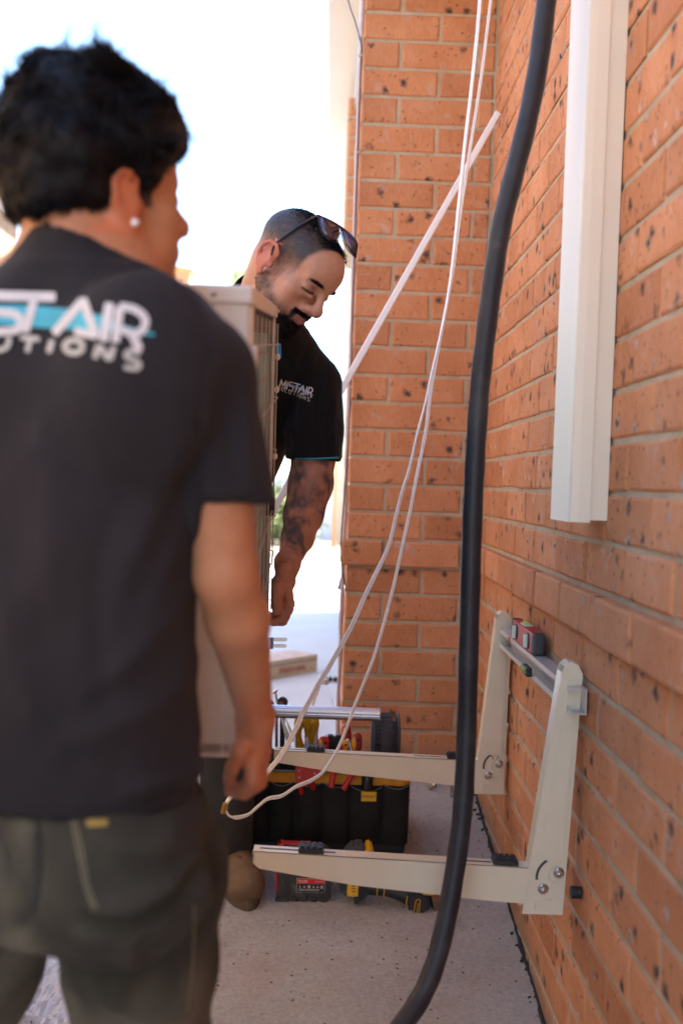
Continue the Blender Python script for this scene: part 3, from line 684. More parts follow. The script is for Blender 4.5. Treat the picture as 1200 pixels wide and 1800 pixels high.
# crossbar: C channel resting against the wall, hooked through both uprights
RZ = .602
mb = MB(); cs = [(-.030, .045), (-.030, .0), (-.0275, .0), (-.0275, .0425), (-.012, .0425), (-.012, .045)]
cs = [(-.004, .047), (-.034, .047), (-.034, .036), (-.0315, .036), (-.0315, .0445), (-.0065, .0445), (-.0065, .0025), (-.0315, .0025), (-.0315, .011), (-.034, .011), (-.034, 0), (-.004, 0)]
y0, y1 = 1.805, 2.60
mb.prism([Vector((WX+u, y0, RZ+v)) for u, v in cs], (0, y1-y0, 0)); CB = mb.build('crossbar', plain('crossbar_steel', (.62, .60, .57), .3, .35, .05, 20, .05), br)
mb = MB(); c = Vector((WX-.034, 2.17, RZ+.012)); mb.box(c-Vector((.012, .028, .010)), c+Vector((.0, .028, .010)), None, .003); mb.build('level_mount', M_black, CB)
mb = MB(); mb.tube([c+Vector((-.013, -.018, .002)), c+Vector((-.013, .018, .002))], .006, 12); mb.build('level_vial', plain('vial_yellow', (.35, .42, .12), .15), CB)
mb = MB(); c = Vector((WX-.034, 2.42, RZ+.04)); mb.box(c-Vector((.001, .010, .005)), c+Vector((.0, .010, .005))); mb.build('red_mark', plain('red_mark', (.5, .05, .02), .5), CB)
# pressed emblem: recycling-like triangle of three ticks on the far upright
pt = upright_frame(2.557, .005); mb = MB()
for k in range(3):
    a0 = rad(90+120*k); mb.tube([pt(.026+.008*math.cos(a0+u), .325+.008*math.sin(a0+u), -.0004) for u in (-.7, -.2, .3, .8)], .0009, 5)
mb.build('pressed_mark', M_slot, br)

# ------------------------------------------------------------------ red torpedo level
lv = empty('spirit_level', (WX-.02, 2.26, RZ+.048), 'small red spirit level standing on the bracket crossbar', 'level')
M_red = plain('red_plastic', (.42, .018, .022), .38, 0, .06, 60, .05); M_dk = plain('dark_grey_plastic', (.045, .045, .05), .5)
z0 = RZ+.0478; xa, xb = WX-.034, WX-.010; ya, yb = 2.14, 2.40
mb = MB(); mb.box((xa, ya+.022, z0), (xb, yb-.02, z0+.046), None, .002); LB = mb.build('body', M_red, lv)
for s_, (u, v) in enumerate(((ya, ya+.022), (yb-.02, yb))):
    mb = MB(); mb.box((xa-.001, u, z0), (xb+.001, v, z0+.047), None, .006); mb.build('end_cap', M_dk, lv)
for yv in (2.20, 2.335):
    mb = MB(); lathe(mb, (xa-.0025, yv, z0+.023), (1, 0, 0), [(0, .0175), (.0018, .0185), (.003, .0185)], 22); mb.build('vial_frame', M_dk, lv)
    mb = MB(); mb.tube([(xa-.004, yv, z0+.009), (xa-.004, yv, z0+.037)], .0062, 12); mb.build('vial', plain('vial_pale', (.70, .78, .66), .2), lv)
mb = MB(); mb.box((xa+.002, 2.255, z0+.0465), (xb-.002, 2.305, z0+.0485), None, .0008); mb.build('vial_window', plain('vial_white', (.8, .82, .78), .3), lv)
mb = MB(); mb.tube([((xa+xb)/2, 2.265, z0+.048), ((xa+xb)/2, 2.295, z0+.048)], .0065, 12); mb.build('vial', plain('vial_green', (.45, .62, .12), .2), lv)
# ------------------------------------------------------------------ outdoor unit carried by the two men
UO = Vector((-.108, 1.31, 1.246)); Ua = Vector((-.008, .74, .101)); UL = Ua.length; Ua.normalize()
Uw = Vector((-1, 0, 0)); Uw = (Uw-Ua*Uw.dot(Ua)).normalized(); Uu = Uw.cross(Ua); Uu = -Uu if Uu.z < 0 else Uu
UH, UD = .633, .285
def um(a, w_, u): return UO+Ua*a+Uw*w_+Uu*u          # along, leftwards, up (0 = top)
UM = Matrix(((Ua.x, Uw.x, Uu.x, UO.x), (Ua.y, Uw.y, Uu.y, UO.y), (Ua.z, Uw.z, Uu.z, UO.z), (0, 0, 0, 1)))
unit = empty('air_conditioner', um(UL/2, UD/2, -UH), 'cream outdoor air conditioner unit carried tilted between the two men', 'air conditioner')
M_unit = plain('unit_cream', (.80, .75, .67), .38, 0, .03, 10, .06)
mb = MB()
mb.box((0, .002, -UH), (.002+.0, UD-.002, -.022), UM); mb.box((.0, UD-.004, -UH+.02), (UL, UD-.0, -.02), UM)     # end panel, front panel
mb.box((.0, .016, -UH+.006), (UL, UD-.006, -UH+.02), UM)
mb.box((UL-.003, .002, -UH), (UL, UD-.002, -.02), UM); CB_ = mb.build('cabinet', M_unit, unit)
mb = MB(); mb.box((-.006, -.004, -.024), (UL+.006, UD+.004, 0), UM, .005); LID = mb.build('lid', M_unit, unit)
mb = MB(); mb.prism([um(-.001, .026, -UH), um(.010, -.002, -UH), um(.034, -.004, -UH), um(.034, .006, -UH), um(.012, .02, -UH)], Uu*(UH-.024)); mb.box((UL-.03, 0, -UH), (UL, .004, -.024), UM, .001); mb.box((.04, 0, -UH), (UL-.03, .004, -UH+.035), UM, .001); mb.build('rear_frame', M_unit, unit)
mb = MB(); mb.box((.01, -.010, -.105), (.045, .0, -.075), UM, .004); mb.box((-.012, .006, -.105), (.0, .055, -.075), UM, .004); mb.box((.012, -.006, -.15), (.04, 0, -.115), UM, .004); mb.build('carry_handle', M_unit, unit)
for a_, w_ in ((-.0065, .045), (-.0065, .075)):
    mb = MB(); lathe(mb, um(a_, w_, -.011), -Ua, [(0, .0045), (.002, .004), (.0022, .0001)], 12); mb.build('screw', M_zinc, LID)
mb = MB(); lathe(mb, um(UL-.004, -.0045, -.010), -Uw, [(0, .004), (.003, .0035), (.0032, .0001)], 12); mb.build('screw', M_zinc, LID)
# finned coil behind the wire guard
m, t, b = new_mat('coil_fins'); v = coords(t)
c_ = ramp(t, nz(t, v, 5, 5, .6), [(.35, (.13, .34, .40)), (.7, (.28, .52, .58))]); L(t, c_, b.inputs[0]); b.inputs['Roughness'].default_value = .5
mb = MB(); mb.box((.036, .012, -UH+.03), (UL-.035, .06, -.045), UM); COIL = mb.build('coil', m, unit)
mb = MB()
for i in range(11):
    u_ = -.09-i*.05; mb.tube([um(.04, .0125, u_), um(UL-.04, .0125, u_)], .0025, 6)
mb.build('coil_tube', plain('copper_dull', (.30, .24, .19), .4, .7), COIL)
mb = MB(); mb.box((.045, .004, -.055), (UL-.03, .058, -.026), UM); mb.build('painted_shade_strip', plain('lid_shade_dark', (.05, .05, .05), .6), COIL)  # dark strip put in as painted shade below the lid
M_wire = plain('wire_guard', (.55, .49, .41), .4)
n_ = 7
for i in range(n_):
    a_ = .075+(UL-.10)*i/(n_-1); mb = MB(); mb.tube([um(a_, -.006, -UH+.02), um(a_, -.006, -.035)], .0012, 6); mb.build('guard_wire', M_wire, unit)
for i in range(6):
    u_ = -.075-.105*i; mb = MB(); mb.tube([um(.035, -.0035, u_), um(.06, -.0085, u_), um(UL-.012, -.0085, u_), um(UL-.004, -.002, u_)], .0013, 6); mb.build('guard_crosswire', M_wire, unit)
for u_ in (-.10, -.165, -.30, -.42):
    mb = MB(); mb.ball(um(UL-.004, -.006, u_), (.005, .006, .007)); mb.build('guard_clip', M_unit, unit)
mb = MB(); mb.box((UL-.14, -.012, -.40), (UL-.09, .006, -.37), UM, .003); mb.build('cable_clamp', M_black, unit)
mb = MB()
for a_ in (.06, UL-.12): mb.box((a_, .01, -UH-.018), (a_+.05, UD-.01, -UH), UM, .003)
mb.build('foot', M_zinc, unit)

# ------------------------------------------------------------------ tool bag
BZ = ground_z(2.7); by0, by1 = 2.66, 2.91
def bx(px, d, py=1400): return P(px, py, d).x
xl, xr = bx(405, 2.66), bx(724, 2.66)
bag = empty('tool_bag', ((xl+xr)/2, 2.76, BZ), 'open black and yellow fabric tool bag with an aluminium carry bar', 'tool bag')
m, t, b = new_mat('black_nylon'); v = coords(t)
c_ = ramp(t, nz(t, v, 25, 7, .65), [(.35, (.010, .010, .011)), (.75, (.022, .021, .021))]); L(t, c_, b.inputs[0]); b.inputs['Roughness'].default_value = .75; b.inputs['Specular IOR Level'].default_value = .3
wv = N(t, 'ShaderNodeTexChecker', i_Scale=900.0); L(t, v, wv.inputs[0]); bump(t, b, wv.outputs['Fac'], .4, .0008); M_nyl = m
M_yel = plain('yellow_fabric', (.62, .27, .015), .7, 0, .15, 40, .4, ((.25, .12, .02), 12, .6)); M_grey = plain('grey_piping', (.16, .16, .16), .7); M_pad = plain('pad_nylon', (.042, .040, .047), .7, 0, .2, 60, .5)
M_dy = plain('tool_yellow', (.72, .38, .01), .4, 0, .05, 30, .05, ((.2, .12, .04), 30, .68)); M_dk2 = plain('tool_black', (.022, .022, .024), .5, 0, .2, 60, .2, ((.09, .08, .07), 20, .66))
zt = BZ+.212
# body: a soft, slightly bulging open box
V = []; F = []; nx, nz_ = 48, 12
def ring(zf):
    z = BZ+.012+zf*(zt-BZ-.012); ins = .018*(1-math.sin(min(1, zf*1.3)*math.pi/2)); q = []
    xa_, xb_ = xl+ins+.004, xr-ins-.004; ya_, yb_ = by0+ins, by1-ins
    for i in range(nx):
        t_ = i/(nx-1); x_ = xa_+(xb_-xa_)*t_; wob = .008*abs(math.sin(t_*math.pi*5))*math.sin(math.pi*min(1, zf*1.05))
        e_ = .03*max(0, 1-min(t_, 1-t_)/.06)**2
        q.append(Vector((x_, ya_-wob+e_+.003*noise.noise(Vector((x_*30, z*30, 1))), z)))
    for i in range(8): t_ = (i+.5)/8; q.append(Vector((xb_+.006*math.sin(math.pi*t_), ya_+.03+(yb_-ya_-.06)*t_, z)))
    for i in range(nx): t_ = 1-i/(nx-1); q.append(Vector((xa_+(xb_-xa_)*t_, yb_-.03*max(0, 1-min(t_, 1-t_)/.06)**2, z)))
    for i in range(8): t_ = 1-(i+.5)/8; q.append(Vector((xa_-.006*math.sin(math.pi*t_), ya_+.03+(yb_-ya_-.06)*t_, z)))
    return q
rings = [ring(j/nz_) for j in range(nz_+1)]; n_ = len(rings[0])
for q in rings: V += q
for j in range(nz_):
    for i in range(n_): F.append((j*n_+i, j*n_+(i+1) % n_, (j+1)*n_+(i+1) % n_, (j+1)*n_+i))
F.append(tuple(range(n_))[::-1])
inn = [(p+(Vector(((xl+xr)/2, (by0+by1)/2, p.z))-p).normalized()*.008) for p in rings[-1]]; V += inn
for i in range(n_): F.append((nz_*n_+i, nz_*n_+(i+1) % n_, (nz_+1)*n_+(i+1) % n_, (nz_+1)*n_+i))
low = [Vector((p.x, p.y, BZ+.05)) for p in inn]; V += low
for i in range(n_): F.append(((nz_+1)*n_+i, (nz_+1)*n_+(i+1) % n_, (nz_+2)*n_+(i+1) % n_, (nz_+2)*n_+i))
F.append(tuple((nz_+2)*n_+i for i in range(n_)))
mb = MB(); mb.add(V, F, True); mb.build('body', M_nyl, bag)
# base tray
mb = MB(); mb.box((xl+.022, by0+.012, BZ+.001), (xr-.012, by1-.012, BZ+.045), None, .014); mb.build('base_tray', plain('tray', (.012, .012, .012), .5), bag)
# yellow trim band along the mouth, grey piping over it
mb = MB(); pts = [Vector((p.x, p.y-.001, zt+.004)) for p in rings[-1][:nx]]
vs = []; fs = []
for p in pts: vs += [Vector((p.x, p.y-.003, zt-.022)), Vector((p.x, p.y-.001, zt+.006)), Vector((p.x, p.y+.006, zt+.006))]
for i in range(nx-1): fs += [(3*i, 3*i+3, 3*i+4, 3*i+1), (3*i+1, 3*i+4, 3*i+5, 3*i+2)]
mb.add(vs, fs, True); mb.build('yellow_band', M_yel, bag)
mb = MB(); mb.tube([Vector((p.x, p.y-.001, zt+.008)) for p in pts], .0028, 6); mb.build('piping', M_grey, bag)
# front pockets, tops scooped, each a bulging panel
pe = [xl+.008, bx(472, 2.63), bx(515, 2.63), bx(566, 2.63), bx(616, 2.63), bx(672, 2.63), xr-.006]
for i in range(6):
    x0_, x1_ = pe[i]+.001, pe[i+1]-.001; mb = MB(); vs = []; fs = []; n1, n2 = 12, 9
    for j in range(n2+1):
        for k in range(n1+1):
            t_ = k/n1; z_top = zt-.018-.009*math.sin(math.pi*t_)-(.012 if i == 4 else 0)
            if i == 4: z_top += .004
            z = BZ+.03+(z_top-BZ-.03)*j/n2; bulge = .014*math.sin(math.pi*t_)**.7*(.5+.5*math.sin(math.pi*min(1, j/n2*.9)))
            edge = .016 if (i == 5 and k > n1-4) else 0
            x_ = x0_+(x1_-x0_)*t_; lowin = .014*max(0, 1-j/2.5)
            vs.append(Vector((x_, by0-.006-bulge+lowin+(.01*(max(0, t_-.7)/.3)**2 if i == 5 else 0)+.002*noise.noise(Vector((x_*50, z*25, i))), z)))
    for j in range(n2):
        for k in range(n1): a0 = j*(n1+1)+k; fs.append((a0, a0+1, a0+n1+2, a0+n1+1))
    mb.add(vs, fs, True); PK = mb.build('pocket', M_nyl, bag)
    mb = MB(); mb.tube([v_+Vector((0, -.0008, 0)) for v_ in vs[-(n1+1):]], .0013, 5); mb.build('stitching', M_grey, PK)
# brand tag on the fifth pocket
c = P(648, 1400, by0-.024); mb = MB(); mb.box((c.x-.0195, c.y-.0005, c.z-.0125), (c.x+.0195, c.y+.001, c.z+.0125)); TG = mb.build('brand_label', plain('label_yellow', (.80, .46, .01), .5), bag)
text_on('lettering', 'DEWALT', .0100, (c.x, c.y-.0006, c.z-.0003), (1, 0, 0), (0, 0, 1), M_black, TG, .95, .0004)
# end panels (padded arches) and carry bar
def arch(xc, th, name, mat):
    w2 = .066; zc = BZ+.285; out = [Vector((xc-th/2, 2.77-w2-.03, BZ+.1)), Vector((xc-th/2, 2.77-w2, BZ+.22)), Vector((xc-th/2, 2.77-w2, zc))]
    for k in range(1, 12): a_ = math.pi-k*math.pi/12; out.append(Vector((xc-th/2, 2.77+w2*math.cos(a_), zc+w2*math.sin(a_)*1.05)))
    out += [Vector((xc-th/2, 2.77+w2, zc)), Vector((xc-th/2, 2.77+w2, BZ+.22)), Vector((xc-th/2, 2.77+w2+.03, BZ+.1))]
    mb = MB(); mb.prism(out, (th, 0, 0), .024); o_ = mb.build(name, mat, bag)
    pp = MB()
    for s_ in (.006, th-.006): pp = MB(); pp.tube([Vector((q.x+s_, q.y, q.z)) for q in out[1:-1]], .0032, 6); pp.build('piping', M_dk, o_)
    return o_
xe = bx(679, 2.72, 1300); A1 = arch(xe, .078, 'end_panel', M_pad); arch(xl+.03, .05, 'end_panel', M_pad)
mb = MB(); mb.box((xe-.016, 2.696, BZ+.245), (xe+.008, 2.7045, BZ+.325), None, .003); mb.box((xe-.022, 2.690, BZ+.240), (xe+.014, 2.7, BZ+.262), None, .003); mb.build('strap_loop', M_pad, A1)
mb = MB(); prof = []
za = P(560, 1252, 2.74).z; n_ = 40
pl = Vector((xl+.03, 2.735, za)); pr = Vector((xe-.02, 2.735, za))
ringp = [(.0165+.0009*(1 if k % 2 else 0))*Vector((0, math.cos(2*math.pi*k/n_), math.sin(2*math.pi*k/n_))) for k in range(n_)]
mb.prism([pl+q for q in ringp], pr-pl); mb.build('carry_bar', M_alu, bag)
# swivel hook on the right end
mb = MB(); hx = xe+.034; hy = 2.69
mb.tube(spline([Vector((hx, hy, BZ+.235)), Vector((hx+.012, hy, BZ+.215)), Vector((hx+.017, hy-.002, BZ+.22)), Vector((hx+.016, hy, BZ+.16)), Vector((hx+.022, hy, BZ+.145)), Vector((hx+.03, hy, BZ+.16)), Vector((hx+.024, hy, BZ+.22)), Vector((hx+.01, hy, BZ+.23))], 4), .0028, 6); mb.tube([Vector((hx+.008, hy-.003, BZ+.22)), Vector((hx-.0, hy-.004, BZ+.165))], .0035, 8); mb.build('swivel_hook', M_zinc, bag)
mb = MB(); mb.box((hx-.008, hy-.02, BZ+.225), (hx+.012, hy+.02, BZ+.25), None, .005); mb.build('hook_tab', M_nyl, bag)
# ---- tools in the bag
def knob(px, py, d, r, h, mats, name, label, cat, lean=0, group='insulated screwdrivers standing in the tool bag'):
    "insulated handle seen end-up: dark red barrel, yellow inset"
    c = P(px, py, d); o = empty(name, Vector((c.x, c.y, c.z-h)), label, cat, group); ax = Vector((lean, 0, 1)).normalized(); b0 = c-ax*h
    mb = MB(); lathe(mb, b0, ax, [(0, r*.8), (h*.25, r*.95), (h*.5, r*.82), (h*.62, r), (h*.86, r), (h*.97, r*.7), (h, r*.15)], 16); g_ = mb.build('handle', mats[0], o)
    mb = MB(); mb.ball(c-ax*h*.28+Vector((-r*.45, -r*.62, 0)), (r*.5, r*.5, h*.2)); mb.build('grip_inlay', mats[1], g_)
    mb = MB(); lathe(mb, c-ax*h*.16+Vector((r*.25, -r*1.02, 0)), (0, 1, 0), [(0, r*.28), (.001, r*.28), (.002, .0001)], 10); mb.build('hang_hole', M_black, g_)
    mb = MB(); mb.tube([b0+ax*.002, b0-ax*.11], .0035, 8); mb.build('shaft', M_zinc, o); return o
M_tr = plain('tool_red', (.52, .022, .018), .35, 0, .08, 60, .05); M_ty = plain('tool_amber', (.75, .33, .01), .35); M_mar = plain('tool_maroon', (.25, .018, .02), .4)
knob(570, 1294, 2.72, .0150, .085, (M_tr, M_ty), 'screwdriver', 'short red screwdriver with a yellow side inlay, leftmost of the red handles', 'screwdriver', .05)
knob(608, 1272, 2.76, .0140, .115, (M_tr, M_ty), 'screwdriver', 'tallest red and yellow screwdriver handle standing in the bag', 'screwdriver', -.03)
knob(627, 1288, 2.70, .0145, .10, (M_mar, M_ty), 'screwdriver', 'maroon and amber screwdriver handle nearest the grey end pad', 'screwdriver', 0)
knob(606, 1301, 2.69, .0125, .06, (M_ty, M_tr), 'screwdriver', 'low amber and white screwdriver handle in front of the tallest red one', 'screwdriver', .1)
c = P(588, 1294, 2.75); mb = MB(); mb.box((c.x-.018, c.y-.008, c.z-.11), (c.x+.018, c.y+.008, c.z), None, .003); mb.box((c.x-.018, c.y-.009, c.z-.001), (c.x-.004, c.y+.009, c.z+.004), None, .001); mb.box((c.x+.004, c.y-.009, c.z-.002), (c.x+.018, c.y+.009, c.z+.005), None, .001)
tag(mb.build('black_hex_key_holder', M_black), 'black square ended tool holder between the red handles', 'tool holder')
# red pipe cutter in front
cu = empty('pipe_cutter', P(540, 1380, 2.66), 'red tubing cutter with silver rivets hooked over the bag front', 'pipe cutter')
mb = MB(); d = 2.628; q = [(520, 1342), (527, 1336), (536, 1337), (541, 1346), (553, 1343), (562, 1350), (563, 1362), (552, 1373), (544, 1380), (534, 1382), (521, 1380), (518, 1362)]
mb.prism([P(x_, y_, d) for x_, y_ in q], (0, .014, 0), .0015); mb.build('jaw', M_tr, cu)
for x_, y_ in ((526, 1355), (526, 1367), (553, 1360)):
    mb = MB(); lathe(mb, P(x_, y_, d-.002), (0, 1, 0), [(0, .0032), (-.0015, .0025), (-.0018, .0001)], 10); mb.build('rivet', M_zinc, cu)
mb = MB(); mb.tube([P(528, 1380, d+.008), P(530, 1394, d+.02)], .007, 8); mb.tube([P(548, 1374, d+.008), P(550, 1386, d+.02)], .007, 8); mb.build('handle', M_tr, cu)
pl_ = empty('pliers', P(600, 1380, 2.66), 'pliers with two long red handles spread above the yellow band', 'pliers')
for nm, a_, b_ in (('handle', (592, 1340), (582, 1384)), ('handle', (634, 1345), (603, 1388))):
    mb = MB(); mb.tube(spline([P(*a_, 2.66), P((a_[0]+b_[0])/2-1, (a_[1]+b_[1])/2-3, 2.640), P(*b_, 2.632)], 4), .0075, 10); mb.build(nm, M_tr, pl_)
mb = MB(); mb.tube([P(592, 1340, 2.66), P(606, 1316, 2.70), P(612, 1300, 2.72)], [.007, .009, .004], 8); mb.tube([P(634, 1345, 2.66), P(618, 1322, 2.70), P(612, 1300, 2.72)], [.007, .009, .004], 8); mb.build('jaws', M_zinc, pl_)
# black torch in the labelled pocket
tc = empty('torch', P(648, 1385, 2.625), 'small shiny black torch sticking out of the labelled pocket', 'torch')
mb = MB(); a_ = P(646, 1358, 2.632); lathe(mb, a_, (0, -.05, -1), [(0, .009), (.002, .0135), (.012, .0155), (.03, .0145), (.045, .0135)], 20); mb.build('barrel', plain('gloss_black', (.012, .012, .013), .2), tc)
mb = MB()
for k in range(8):
    an = 2*math.pi*k/8; o_ = a_+Vector((.0145*math.cos(an), .0145*math.sin(an), -.006)); mb.tube([o_, o_+Vector((0, 0, -.012))], .0016, 5)
mb.build('knurling', M_dk2, tc)
# yellow gloves rolled up at the back left
gl = empty('work_gloves', P(540, 1300, 2.82), 'pair of rolled yellow rubber gloves at the back of the bag', 'gloves')
for q in ([(528, 1262), (524, 1290), (530, 1335)], [(541, 1256), (541, 1290), (543, 1335)], [(551, 1262), (553, 1290), (552, 1330)]):
    mb = MB(); mb.tube(spline([P(*k, 2.80) for k in q], 5), [.012+.003*math.sin(i*.9) for i in range(11)], 12); mb.build('finger', plain('glove_yellow', (.60, .33, .008), .6, 0, .15, 30, .3), gl)
# snips with pale blades
sn = empty('tin_snips', P(505, 1330, 2.74), 'grey tin snips leaning in the left of the bag', 'snips')
mb = MB(); mb.prism([P(493, 1262, 2.74), P(497, 1262, 2.74), P(508, 1290, 2.74), P(512, 1318, 2.74), P(503, 1305, 2.74)], (0, .004, 0), .0008); mb.build('blade', M_zinc, sn)
mb = MB(); mb.prism([P(501, 1262, 2.745), P(503, 1264, 2.745), P(516, 1292, 2.745), P(518, 1310, 2.745), P(510, 1290, 2.745)], (0, .004, 0), .0008); mb.build('blade', M_zinc, sn)
mb = MB(); mb.tube([P(512, 1315, 2.745), P(515, 1400, 2.75)], .007, 8); mb.tube([P(505, 1310, 2.745), P(500, 1400, 2.75)], .007, 8); mb.build('handle', M_dk2, sn)
kn = empty('folding_blades', P(545, 1330, 2.70), 'two clear curved plastic blades fanned beside the gloves', 'blades')
for q in ([(531, 1330), (536, 1300), (541, 1294), (546, 1330)], [(549, 1330), (553, 1300), (556, 1280), (557, 1300), (553, 1330)]):
    mb = MB(); mb.prism([P(*k, 2.69) for k in q], (0, .002, 0)); mb.build('blade', plain('pale_plastic', (.50, .52, .58), .2), kn)
# round-ended ratchet and wing screw above the carry bar
rt = empty('ratchet', P(496, 1240, 2.80), 'dark ratchet head with an orange core above the carry bar', 'ratchet')
c = P(497, 1233, 2.80); mb = MB(); lathe(mb, c, (0, -1, .1), [(0, .0001), (0.001, .013), (.012, .0145), (.02, .013), (.021, .0095)], 20); mb.build('head', M_dk2, rt)
mb = MB(); lathe(mb, c+Vector((-.004, -.0215, -.003)), (0, -1, 0), [(0, .007), (.001, .006), (.0012, .0001)], 14); mb.build('core', plain('core_orange', (.4, .08, .01), .5), rt)
mb = MB(); mb.tube([c+Vector((0, 0, -.01)), c+Vector((.004, 0, -.2))], .007, 8); mb.build('handle', M_dk2, rt)
ws = empty('hanger_bolt', P(485, 1222, 2.80), 'small steel wing screw poking up beside the ratchet head', 'screw')
mb = MB(); mb.tube([P(488, 1238, 2.80), P(484, 1218, 2.80)], .003, 8); mb.tube([P(478, 1219, 2.80), P(484, 1216, 2.80), P(488, 1212, 2.80)], [.002, .0045, .002], 8); mb.tube([P(488, 1238, 2.80), P(486, 1262, 2.81), P(486, 1330, 2.82)], .0045, 8); mb.build('stem', M_zinc, ws)
b2 = empty('dark_wheel', P(470, 1236, 2.80), 'dark round tool end half hidden behind the forearm', 'tool'); mb = MB(); lathe(mb, P(474, 1238, 2.80), (0, -1, 0), [(0, .0001), (.001, .012), (.015, .012), (.016, .0001)], 18); mb.tube([P(474, 1240, 2.80), P(474, 1340, 2.82)], .006, 8); mb.build('wheel', M_dk2, b2)
# steel clamp with two prongs
cl = empty('steel_clamp', P(478, 1360, 2.78), 'steel clamp with two blunt prongs pointing right beside the bare forearm', 'clamp')
mb = MB()
for y_, e_ in ((1124, 505), (1135, 504)):
    mb.prism([P(468, y_-4, 2.50), P(e_-2, y_-3.5, 2.50), P(e_, y_-1, 2.50), P(e_, y_+2, 2.50), P(e_-2, y_+4, 2.50), P(468, y_+3.5, 2.50)], (0, .006, 0), .0012)
mb.build('prong', M_alu, cl)
mb = MB(); mb.box(P(474, 1141, 2.497), P(481, 1120, 2.508), None, .001); mb.build('joint', plain('blue_steel', (.10, .14, .3), .3, .8), cl)
mb = MB(); mb.tube([P(470, 1130, 2.505), P(464, 1200, 2.60), P(462, 1300, 2.74), P(466, 1400, 2.80)], .006, 8); mb.build('shank', M_zinc, cl)
# silver sockets near the hand
sk = empty('socket_set', P(470, 1400, 2.7), 'chrome sockets stacked at the left end of the bag', 'sockets')
for y_ in (1322, 1334, 1346):
    mb = MB(); lathe(mb, P(471, y_, 2.70), (.3, -1, .3), [(0, .006), (.014, .0075), (.0145, .005), (.006, .0045)], 14); mb.build('socket', M_zinc, sk)
mb = MB(); mb.tube([P(469, 1318, 2.71), P(471, 1400, 2.74)], .004, 8); mb.build('rod', M_zinc, sk)
# clear plastic bottle behind the bag
M_clear, t, b = new_mat('clear_plastic'); b.inputs['Transmission Weight'].default_value = 1; b.inputs['IOR'].default_value = 1.08; b.inputs['Roughness'].default_value = .03; b.inputs['Base Color'].default_value = (.93, .95, .98, 1)
bt = empty('plastic_bottle', P(568, 1290, 2.98), 'clear plastic bottle standing behind the tool bag', 'bottle')
cz = P(569, 1195, 3.0); gz_ = ground_z(3.0)
hh = cz.z-gz_; prof = [(0, .030), (.004, .038), (.02, .041), (.06, .0395), (.08, .041), (.12, .0395), (.15, .041), (hh-.16, .041), (hh-.10, .038), (hh-.06, .028), (hh-.03, .015), (hh-.018, .0125), (hh, .0125)]
prof = sorted(prof); mb = MB(); lathe(mb, (cz.x, 3.0, gz_+.001), (0, 0, 1), prof, 28); mb.build('shell', M_clear, bt)
mb = MB(); lathe(mb, (cz.x, 3.0, gz_+.08), (0, 0, 1), [(0, .0415), (.07, .0415)], 28, ) if False else mb.tube([(cz.x, 3.0, gz_+.10), (cz.x, 3.0, gz_+.16)], .0416, 28, caps=False); mb.build('label', plain('bottle_label', (.62, .68, .78), .4, 0, .3, 20), bt)
mb = MB(); lathe(mb, (cz.x, 3.0, cz.z-.012), (0, 0, 1), [(0, .0145), (.014, .0145), (.0145, .001)], 20); mb.build('cap', plain('bottle_cap', (.7, .72, .75), .4), bt)
# clear bags of fittings beside the bottle
fb = MB(); rr = random.Random(2); c = P(585, 1290, 2.95)
V_ = []; 
for i in range(5): fb.ball(c+Vector((rr.uniform(-.035, .02), rr.uniform(-.01, .02), rr.uniform(-.07, .005))), (.02, .012, .016), Matrix.Rotation(rr.random()*3, 3, 'Y'), 7, 5)
fb.box((c.x-.03, 2.93, gz_), (c.x+.02, 2.97, c.z-.06), None, .01)
fb.sm = [False]*len(fb.sm); tag(fb.build('bag_of_fittings', plain('bag_clear', (.62, .66, .74), .15, 0, .35, 90, .6)), 'crumpled clear bag of fittings in front of the bottle', 'plastic bag')

# ------------------------------------------------------------------ on the ground
# cardboard carton
z_ = ground_z(4.7); a_ = P(557, 1183, 4.84); cb = empty('cardboard_box', (a_.x-.3, 4.5, z_), 'long flat cardboard box with faded red lettering on the pale paving', 'box')
ang = rad(49); dx = Vector((-math.cos(ang), -math.sin(ang)*1.0, 0)); dy = Vector((-math.sin(ang), math.cos(ang), 0)); o_ = Vector((a_.x, 4.84, z_))
M = Matrix(((-dx.x, dy.x, 0, o_.x), (-dx.y, dy.y, 0, o_.y), (0, 0, 1, o_.z), (0, 0, 0, 1)))
M_card = plain('cardboard', (.45, .32, .20), .8, 0, .08, 30, .2); mb = MB(); mb.box((-.95, 0, .0), (0, .16, .083), M, .002); mb.build('carton', M_card, cb)
mb = MB(); mb.box((-.95, -.0008, .058), (-.004, -.0004, .066), M); mb.build('printed_line', plain('print_grey', (.22, .19, .19), .8), cb)
mb = MB(); mb.box((-.946, .004, .0834), (-.004, .156, .084), M); mb.build('top_flap', plain('card_pale', (.60, .47, .40), .8), cb)
text_on('lettering', 'FREEDURAL', .036, M @ Vector((-.17, -.001, .032)), -dx, (0, 0, 1), plain('print_red', (.35, .04, .035), .8), cb, .95, .0006)
text_on('lettering', 'FRAGILE', .030, M @ Vector((-.43, -.001, .03)), -dx, (0, 0, 1), MATS['print_red'], cb, .9, .0006)
# dark straps beside it
p_ = [P(565, 1172, 4.6), P(572, 1168, 4.6), P(580, 1176, 4.6), P(590, 1172, 4.6), P(600, 1182, 4.6)]
mb = MB(); mb.tube(spline([Vector((q.x, q.y, ground_z(4.6)+.012)) for q in p_], 4), [.010+.006*math.sin(i*1.7) for i in range(17)], 6); tag(mb.build('tangled_strap', M_black), 'tangled black strap on the pale paving beyond the carton', 'strap')
